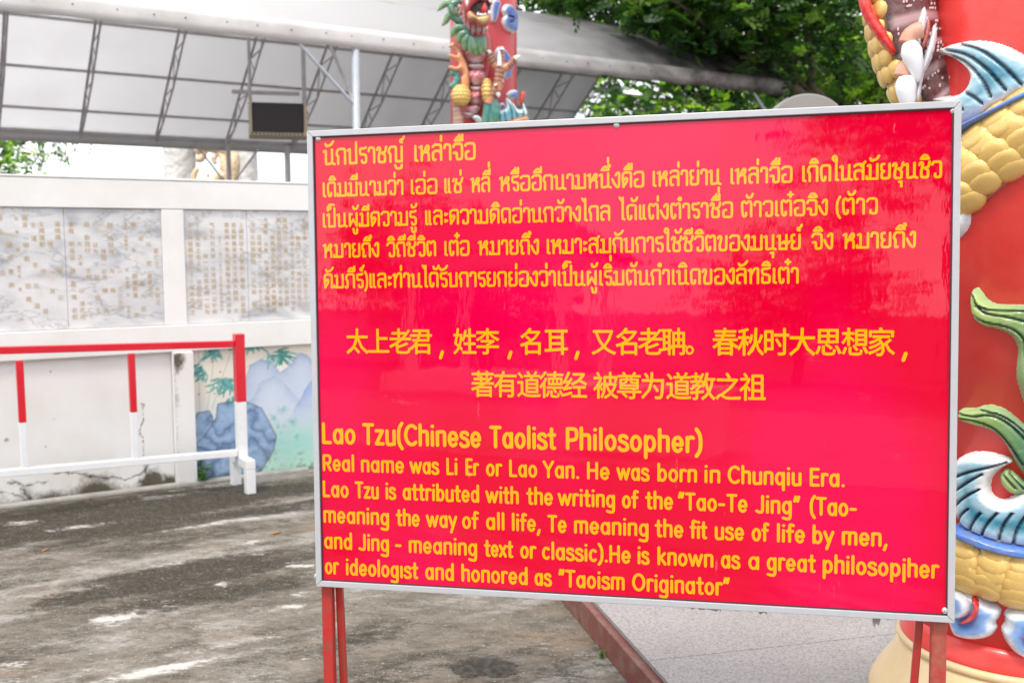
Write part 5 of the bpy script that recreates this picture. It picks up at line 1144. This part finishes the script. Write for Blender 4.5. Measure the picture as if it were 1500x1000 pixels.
for (x,y,h_) in [(318,108,26),(338,112,18),(356,113,16),(374,110,18),(404,95,34),(232,30,50),(412,15,22)]:
    a=ath(*zp(x,y-h_/2),FD-.70); b_=ath(*zp(x,y+h_/2),FD-.70)
    if y<60: a,b_=b_,a
    mb=MB(); mb.tube([b_,(a+b_)/2,a],[.013,.011,.002],8); mb.build('tooth',teeth,farc,smooth=True)
# tiger-striped foreleg with claws
strp=lambda k:((.05,.02,.02) if (k*7)%1>.72 else (.58,.20,.09))
for pts,r_ in [([(395,400),(420,450),(450,500),(480,525)],[.028,.034,.036,.038]),([(500,385),(497,440),(498,490),(492,520)],[.026,.032,.036,.038]),([(600,450),(570,490),(540,520),(500,530)],[.026,.032,.036,.038]),([(492,520),(478,590),(472,650),(470,700)],[.046,.044,.04,.034]),([(472,640),(440,700),(410,760),(395,800)],[.04,.04,.038,.04]),([(480,600),(500,640),(480,690)],[.03,.03,.02])]:
    ztube('striped_toe',pts,r_,enamel,d=FD-.50,cols=strp)
for a,b_ in [((395,405),(418,395)),((600,452),(640,432)),((482,510),(480,380)),((455,660),(448,650)),((470,715),(478,752)),((500,385),(505,362))]:
    ztube('claw',[a,((a[0]+b_[0])/2,(a[1]+b_[1])/2),b_],[.022,.018,.004],teeth,d=FD-.54)
ztube('leg',[(150,800),(155,860),(165,910),(165,965)],[.045,.04,.05,.06],enamel,d=FD-.44,cols=lambda k:((.16,.07,.05) if (k*9)%1>.5 else (.40,.22,.15)))
for pts in [[(410,770),(395,850),(375,930),(365,975)],[(430,775),(435,850),(425,930),(420,975)],[(425,800),(455,830),(462,855)],[(440,850),(450,900),(448,945)]]:
    ztube('tail_tuft',pts,[.05,.05,.035,.02],enamel,d=FD-.47,cols=lambda k:(.02+.2*k**3,.22+.12*k**3,.20-.1*k**3))
for pts in [[(160,560),(150,620),(155,670)],[(170,600),(135,660),(95,670)],[(150,570),(125,565),(110,580)]]: ztube('tail_tuft',pts,[.02,.03,.012],enamel,d=FD-.42,cols=lambda k:(.02,.26,.22))
# ================================================================== FOLIAGE
def leafmat(name,c1,c2,tr=.45):
    m=bpy.data.materials.new(name); m.use_nodes=True; nt=m.node_tree; b=nt.nodes['Principled BSDF']; N=nt.nodes.new; K=nt.links.new
    a=N('ShaderNodeAttribute'); a.attribute_name='paint'; K(a.outputs['Color'],b.inputs['Base Color']); b.inputs['Roughness'].default_value=.42; b.inputs['Specular IOR Level'].default_value=.4
    t=N('ShaderNodeBsdfTranslucent'); mx=N('ShaderNodeMixShader'); mx.inputs[0].default_value=tr
    g=N('ShaderNodeMix'); g.data_type='RGBA'; g.blend_type='MULTIPLY'; g.inputs['Factor'].default_value=1; g.inputs['B'].default_value=(1.5,1.9,.6,1); K(a.outputs['Color'],g.inputs['A']); K(g.outputs['Result'],t.inputs[0])
    K(b.outputs[0],mx.inputs[1]); K(t.outputs[0],mx.inputs[2]); K(mx.outputs[0],nt.nodes['Material Output'].inputs[0]); return m
LM=leafmat('leaf',None,None); bark=mat('bark',(.10,.075,.055),.9,noise=(12,.8,(.18,.15,.12)),bump=(25,.8,.02))
def fronds(centers,per,size,seed,cols,droop=.5,nleaf=9,lw=.34):
    """compound twigs: each a drooping stem of paired leaflets. returns verts, quads, colours"""
    r=np.random.default_rng(seed); V=[];C=[]
    n=len(centers)*per
    base=np.repeat(centers,per,0)+r.normal(0,1,(n,3))*size*1.3
    az=r.uniform(0,2*np.pi,n); el=r.uniform(-droop*1.6,.5,n)
    d=np.stack([np.cos(az)*np.cos(el),np.sin(az)*np.cos(el),np.sin(el)],1); up=np.array([0,0,1.])
    side=np.cross(d,up+r.normal(0,.35,(n,3))); side/=np.linalg.norm(side,axis=1)[:,None]; nrm=np.cross(side,d)
    L=size*r.uniform(.7,1.4,n)
    ci=r.integers(0,len(cols),n); cb=np.array(cols)[ci]*r.uniform(.7,1.3,(n,1))
    out=[];oc=[]
    for k in range(nleaf):
        t=(k//2+1)/(nleaf/2); sg=1 if k%2 else -1
        if k==nleaf-1: sg=0
        p=base+d*(L*t)[:,None]+np.array([0,0,-1.])*(L*droop*t*t*.5)[:,None]
        ld=side*sg*.8+d*.65+r.normal(0,.12,(n,3)); ld/=np.linalg.norm(ld,axis=1)[:,None]
        ll=(L*.42)[:,None]; wv=np.cross(ld,nrm+r.normal(0,.25,(n,3))); wv/=np.linalg.norm(wv,axis=1)[:,None]; wv=wv*ll*lw
        q=np.stack([p,p+ld*ll*.5+wv,p+ld*ll+np.array([0,0,-1.])*ll*.15,p+ld*ll*.5-wv],1); out.append(q.reshape(-1,3)); oc.append(np.repeat(cb*r.uniform(.85,1.15,(n,1)),4,0))
    V=np.concatenate(out); C=np.concatenate(oc); f=np.arange(len(V)).reshape(-1,4); return V,f,C
def crownpts(blobs,dens,seed):
    r=np.random.default_rng(seed); out=[]
    for (c,rad) in blobs:
        k=int(dens*rad[0]*rad[1]*rad[2]**.5); u=r.normal(0,1,(k,3)); u/=np.linalg.norm(u,axis=1)[:,None]; rr_=r.uniform(.35,1,(k,1))**.6; out.append(np.array(c)+u*rr_*np.array(rad))
    return np.concatenate(out)
DK=[(.014,.042,.012),(.026,.066,.015),(.045,.10,.02),(.018,.052,.014),(.10,.17,.03)]; LT=[(.09,.19,.02),(.20,.34,.03),(.05,.12,.02),(.32,.46,.05)]
def limb(mb,a,b_,r0,r1,seed,k=5,wob=.12):
    r=random.Random(seed); a=np.array(a,float); b_=np.array(b_,float); pts=[]; L_=np.linalg.norm(b_-a)
    for i in range(k+1):
        t=i/k; j=0 if i in (0,) else wob*L_*.3; pts.append(a*(1-t)+b_*t+np.array([r.uniform(-j,j) for _ in range(3)]))
    mb.tube(chaikin(pts,1),list(np.interp(np.linspace(0,1,2*len(pts)),[0,1],[r0,r1])),8)
def tree(label,base,fork,blobs,dens,size,cols,seed,tr=.16,droop=.5,per=6,nleaf=9,lw=.34,group=None,name='leafy_tree'):
    t=empty(name,label,'tree',group,loc=base); mb=MB(); limb(mb,base,fork,tr,tr*.7,seed,6,.08); mb.build('trunk',bark,t,smooth=True)
    for i,(c,rad) in enumerate(blobs):
        mb=MB(); limb(mb,fork,c,tr*.55,tr*.12,seed+i+1); 
        r=random.Random(seed*7+i)
        for j in range(5):
            e=np.array(c)+np.array([r.uniform(-1,1)*rad[0]*.8,r.uniform(-1,1)*rad[1]*.8,r.uniform(-.8,.8)*rad[2]]); limb(mb,np.array(c)*.6+np.array(fork)*.4,e,tr*.22,tr*.04,seed+i*9+j)
        mb.build('limb',bark,t,smooth=True)
    cp=crownpts(blobs,dens,seed); V,f,C=fronds(cp,per,size,seed,cols,droop,nleaf,lw); fastmesh('crown',V,f,LM,t,cols=C); return t
# overhanging dark tree above the canopy's right end
a=atd(1060,-20,14.5); b2_=atd(1000,10,13.6); c3=atd(1180,30,15); c4=atd(930,-10,15.5); c5=atd(1080,70,14.2); c6=atd(820,-40,17); c7=atd(700,-60,19)
tb=ep(11.5,1.5,0); fk=np.array([tb[0],tb[1],3.6])
tree('dark green feathery tree overhanging the right end of the canopy roof',tb,fk,[(a,(1.6,1.5,.7)),(b2_,(1.0,.9,.42)),(c3,(1.3,1.2,.8)),(c4,(1.3,1.2,.5)),(c5,(.8,.8,.42)),(c6,(1.6,1.4,.55))],80,.21,DK,21,tr=.2,droop=.45)
# bright tree at the far right behind the stele
p=atd(1235,90,17); q=atd(1290,40,17.5); r_=atd(1190,120,18); u_=atd(1330,110,18)
tb=(p[0]+.4,p[1]+1.5,0); tree('sunlit bushy tree between the canopy tip and the near dragon column',tb,(tb[0],tb[1],2.2),[(p,(1.2,1.1,.9)),(q,(1.2,1.2,1.1)),(r_,(1.1,1.2,.8)),(u_,(1.1,1.1,1.0))],40,.22,LT+DK[1:3],33,tr=.15,droop=.6)
# hedge-like trees seen under the canopy edge
p=atd(930,150,20); q=atd(1000,170,21); r_=atd(1080,150,19.5); u_=atd(880,190,22); w_=atd(1060,215,18)
tb=(q[0],q[1]+1,0); tree('broad-leaved green tree seen below the canopy edge beside its end truss',tb,(tb[0],tb[1],1.6),[(p,(1.1,1.0,.8)),(q,(1.2,1.0,1.0)),(r_,(1.2,1.1,.8)),(u_,(1.0,1.0,1.1))],20,.26,LT+DK,45,tr=.14,droop=.4,nleaf=7,lw=.5)
p=atd(1010,150,15.5); q=atd(1060,165,15.2)
tb=(p[0]+.2,p[1]+.3,0); tree('shrub with large glossy heart-shaped leaves showing just above the sign top',tb,(tb[0],tb[1],2.2),[(p,(.55,.4,.30)),(q,(.6,.4,.25))],60,.34,[(.06,.16,.05),(.10,.22,.06),(.05,.13,.06)],51,tr=.05,droop=.3,per=3,nleaf=3,lw=.8,name='shrub')
# far wall of trees behind everything right of centre
bl=[]
rt_=random.Random(3)
for i in range(13):
    x=830+i*62; y=rt_.uniform(-40,150); c=atd(x,y,26+rt_.uniform(-2,3)); bl.append((c,(2.0,1.6,1.9)))
for i in range(7):
    x=860+i*85; c=atd(x,270,25); bl.append((c,(2.2,1.5,1.6)))
tb=(bl[6][0][0],bl[6][0][1]+1,0); tree('tall dark spreading tree forming the background behind the canopy and the stele',tb,(tb[0],tb[1],3),bl,7,.42,DK+[(.04,.1,.03)],61,tr=.3,droop=.6,per=7)
for k,x in enumerate((1130,1420)):
    p=atd(x,-110,16+3*k); 
# left foliage in the pale gap
p=atd(5,235,17); q=atd(-60,225,17); tb=(q[0],q[1],0)
tree('pale hazy tree at the left edge just above the wall',tb,(tb[0],tb[1],2),[(p,(.42,.5,.45)),(q,(1.2,1,1.0))],70,.20,LT,71,tr=.1,droop=.5)
p=atd(74,205,19); q=atd(95,180,19.5); r_=atd(15,192,19); tb=(p[0]-2.0,p[1]+1,0)
tree('thin leafy branches hanging from behind the canopy eave at left',tb,(tb[0],tb[1],3.3),[(p,(.22,.3,.55)),(q,(.55,.3,.22)),(r_,(.8,.4,.16))],70,.20,[(.05,.10,.05),(.08,.14,.06)],77,tr=.07,droop=1.1)

# ------------------------------------------------------------------ white rockery tower with gold ornament behind the wall
rock=mat('white_stucco',(.80,.78,.76),.8,noise=(3,.7,(.50,.46,.42)),bump=(7,.9,.06)); gl=mat('bright_gold_leaf',(.78,.58,.36),.5,metal=.1,noise=(9,.6,(.8,.72,.6)),bump=(9,.9,.05))
rk=empty('stucco_rockery','pale craggy stucco towers with an orange gold arch between them behind the wall','rockery',loc=tuple(atd(300,300,15)*np.array([1,1,0])))
def crag(x,y0,y1,w,seed,d=20):
    a=atd(x,y0,d); b_=atd(x,y1,d); r=np.random.default_rng(seed); n=14; m_=26; V=[]
    wm=w/2/F*d
    for i in range(m_+1):
        t=i/m_; z=b_[2]+(a[2]-b_[2])*t
        for k in range(n):
            an=2*math.pi*k/n; rr_=wm*(.8+.45*float(fbm(np.array(3*math.cos(an)+seed),np.array(t*9+3*math.sin(an)),seed)))*(1 if t>.2 else .75+t)
            V.append((a[0]+rr_*math.cos(an),a[1]+rr_*math.sin(an),z))
    f=[(i*n+k,i*n+(k+1)%n,(i+1)*n+(k+1)%n,(i+1)*n+k) for i in range(m_) for k in range(n)]
    mb=MB(); mb.v=V; mb.f=f+[tuple(range(m_*n,(m_+1)*n))]; return mb.build('crag',rock,rk,smooth=True)
crag(260,170,700,44,3); crag(360,175,700,30,9); crag(308,165,212,60,5)
mb=MB(); 
for k,(pts,rd) in enumerate([([(286,222),(300,212),(318,212),(334,222)],.16),([(334,215),(342,232),(338,252),(342,275)],.17),([(322,222),(330,236),(326,250)],.10),([(284,275),(283,258),(290,246)],.06),([(312,275),(316,262),(326,256),(332,262)],.10),([(300,222),(296,232),(288,234)],.08),([(316,240),(312,232),(318,226)],.06)]):
    P3=chaikin([atd(x,y,19) for x,y in pts],2); mb.tube(P3,[rd*(1-.4*abs(2*i/len(P3)-1)) for i in range(len(P3))],8)
mb.build('gold_arch',gl,rk,smooth=True)
mb=MB(); q=atd(305,266,18.5); mb.ball(q,(.075,.075,.08),12,8); mb.ball(q+np.array([0,0,.11]),(.03,.03,.08),10,6); mb.ball(q-np.array([0,0,.12]),(.10,.10,.05),12,6); mb.tube([q-np.array([0,0,.1]),np.array([q[0],q[1],0.])],.03,8); mb.build('finial',gl,rk,smooth=True)
# ------------------------------------------------------------------ arched stone stele behind the sign
st=mat('grey_stone',(.25,.24,.23),.75,noise=(4,.5,(.28,.27,.26)),bump=(40,.3,.004))
c=atd(1181,139,6.2); w_=.245; ztop=c[2]; n=28
mb=MB(); prof=[( -w_,0)]+[(w_*math.cos(R(180-180*i/n)),ztop-.20+.20*math.sin(R(180-180*i/n))) for i in range(n+1)]+[(w_,0)]
A_=[(c[0]+x,c[1]-.06,z) for x,z in prof]; B_=[(c[0]+x,c[1]+.06,z) for x,z in prof]; m_=len(prof)
mb.add(A_+B_,[tuple(range(m_))[::-1],tuple(range(m_,2*m_))]+[(i,(i+1)%m_,m_+(i+1)%m_,m_+i) for i in range(m_)])
tag(mb.build('stone_stele',st,bevel=.01),'rounded grey stone top peeking over the right half of the sign','stele')

# ------------------------------------------------------------------ small plants and litter
def weed(label,base,h,n,seed,leaf=.03):
    t=empty('weed',label,'plant',loc=base); r=random.Random(seed); mb=MB(); V=[];C=[]
    for i in range(n):
        an=r.uniform(0,6.28); hh=h*r.uniform(.3,1); tip=np.array(base)+np.array([math.cos(an)*h*.3*r.random(),math.sin(an)*h*.3*r.random(),hh]); mb.tube([base,(np.array(base)+tip)/2+np.array([0,0,.01]),tip],.0016,5)
        for k in range(4):
            p=np.array(base)*(1-(k+1)/4)+tip*(k+1)/4; a=r.uniform(0,6.28); d=np.array([math.cos(a),math.sin(a),r.uniform(-.2,.5)]); s=np.cross(d,[0,0,1]); s/=np.linalg.norm(s); l=leaf*r.uniform(.6,1.2)
            V+=[p,p+d*l*.5+s*l*.35,p+d*l,p+d*l*.5-s*l*.35]; c=np.array((.10,.28,.03))*r.uniform(.6,1.4); C+=[c]*4
    mb.build('stem',MATS['bark'],t); fastmesh('leaves',V,np.arange(len(V)).reshape(-1,4),LM,t,cols=np.array(C))
w0=wpt(1.175,.0,.02); weed('small green weed growing at the foot of the pilaster beside the mural',tuple(w0),.19,13,4,.045)
w0=onz(881,964); weed('tiny green tuft growing against the maroon platform kerb',(w0[0],w0[1],0.),.035,9,6,.012)
dry=mat('dry_leaf_brown',(.30,.12,.04),.7,noise=(40,.6,(.40,.22,.1)))
def litter(x,y,s,label,seed):
    p=onz(x,y,.004); r=random.Random(seed); an=r.uniform(0,6.28); ca,sa=math.cos(an),math.sin(an); pts=[]
    for k in range(10):
        a=2*math.pi*k/10; u=s*math.cos(a); v=s*.45*math.sin(a)*(1-.3*math.cos(a)); pts.append((p[0]+u*ca-v*sa,p[1]+u*sa+v*ca,p[2]+.25*abs(v)+.05*s*(1+math.cos(a))))
    mb=MB(); mb.add(pts+[(p[0],p[1],p[2])],[(k,(k+1)%10,10) for k in range(10)]); o=mb.build('fallen_leaf',dry); o.modifiers.new('thickness','SOLIDIFY').thickness=.0008
    tag(o,label,'leaf','dry leaves lying on the concrete')
litter(405,780,.028,'dry orange-brown leaf on the dark patch of concrete nearest the sign post',1)
litter(355,697,.024,'small brown leaf lying just beside the white fence foot',2)
litter(130,730,.020,'tiny dry leaf lying against the cracked base of the wall',3)
litter(66,805,.022,'dry leaf on bare concrete farthest from the sign at lower left',4)
# scuffed tar crust on the concrete in front of the sign
tar=mat('dark_crust',(.028,.023,.018),.9,noise=(30,.7,(.14,.12,.1)),bump=(60,.8,.01))
mb=MB(); r=random.Random(9); p=onz(706,978); N_=72; pts=[]
for k in range(N_):
    a=2*math.pi*k/N_; q=.11*(.45+1.1*float(fbm(np.array(math.cos(a)*2.2+5),np.array(math.sin(a)*2.2+5),3))+.12*r.random()); pts.append((p[0]+q*math.cos(a),p[1]+q*.75*math.sin(a),.001))
inner=[(p[0]+(x-p[0])*.6,p[1]+(y-p[1])*.6,.008+.004*r.random()) for x,y,z in pts]
mb.add(pts+inner+[(p[0],p[1],.006)],[(k,(k+1)%N_,N_+(k+1)%N_,N_+k) for k in range(N_)]+[(N_+k,N_+(k+1)%N_,2*N_) for k in range(N_)])
tag(mb.build('dark_crust_patch',tar,smooth=True),'dark lumpy crust stuck on the concrete under the sign','debris')

# ------------------------------------------------------------------ the courtyard behind the viewer (seen only mirrored in the glossy board)
def btree(x,y,h,w,seed,label):
    c=(x,y,h*.62); tree(label,(x,y,0),(x,y,h*.35),[((x,y,h*.66),(w,w,h*.30)),((x-w*.6,y,h*.52),(w*.7,w*.7,h*.22)),((x+w*.6,y,h*.5),(w*.7,w*.7,h*.2))],16/w**.5,.42,DK,seed,tr=.25,per=6,group='trees across the courtyard behind the viewer')
btree(-3.5,-26,5.2,2.6,81,'dark rounded tree across the courtyard, left one behind the viewer')
btree(-13,-24,4.2,2.6,82,'wide low tree across the courtyard, farthest left behind the viewer')
btree(-19,-30,7.2,3.4,83,'bushy tree at the far left of the courtyard behind the viewer')
btree(.8,-24,15,3.4,84,'tallest tree at the right of the courtyard behind the viewer')
bw_=mat('courtyard_wall',(.55,.42,.36),.8,noise=(2,.5,(.6,.55,.5)))
mb=MB(); mb.box((-9,-32,1.1),(24,.2,1.1)); tag(mb.build('courtyard_wall',bw_),'long tan wall closing the courtyard behind the viewer','wall')
mb=MB(); mb.box((-2.4,-6.5,.35),(.9,.45,.35)); mb.box((-2.4,-6.5,.74),(1.0,.55,.035)); tag(mb.build('stone_plinth',white,bevel=.01),'low white stone plinth in the courtyard behind the viewer','plinth')
pv=empty('added_pavilion','small open shelter with white posts and a dark hipped roof, added behind the viewer for reflections','added_pavilion',loc=(-8.5,-16,0))  # invented building, put in only for the glossy board to mirror
wp=mat('added_pavilion_white',(.75,.74,.72),.6); rf=mat('added_dark_roof_tile',(.08,.03,.025),.6)
mb=MB(); mb.box((-8.5,-16,.2),(2.2,1.7,.2)); mb.build('base',wp,pv)
for sx in (-1,1):
    for sy in (-1,1): mb=MB(); mb.tube([(-8.5+1.8*sx,-16+1.4*sy,.4),(-8.5+1.8*sx,-16+1.4*sy,2.9)],.12,12); mb.build('post',wp,pv)
mb=MB(); mb.box((-8.5,-16,2.98),(2.3,1.8,.08)); mb.build('added_pavilion_fascia',wp,pv)
mb=MB(); mb.add([(-11.2,-18.1,3.07),(-5.8,-18.1,3.07),(-5.8,-13.9,3.07),(-11.2,-13.9,3.07),(-9.6,-16,4.1),(-7.4,-16,4.1)],[(0,1,5,4),(1,2,5),(2,3,4,5),(3,0,4),(3,2,1,0)]); mb.build('added_pavilion_roof',rf,pv)
settle()
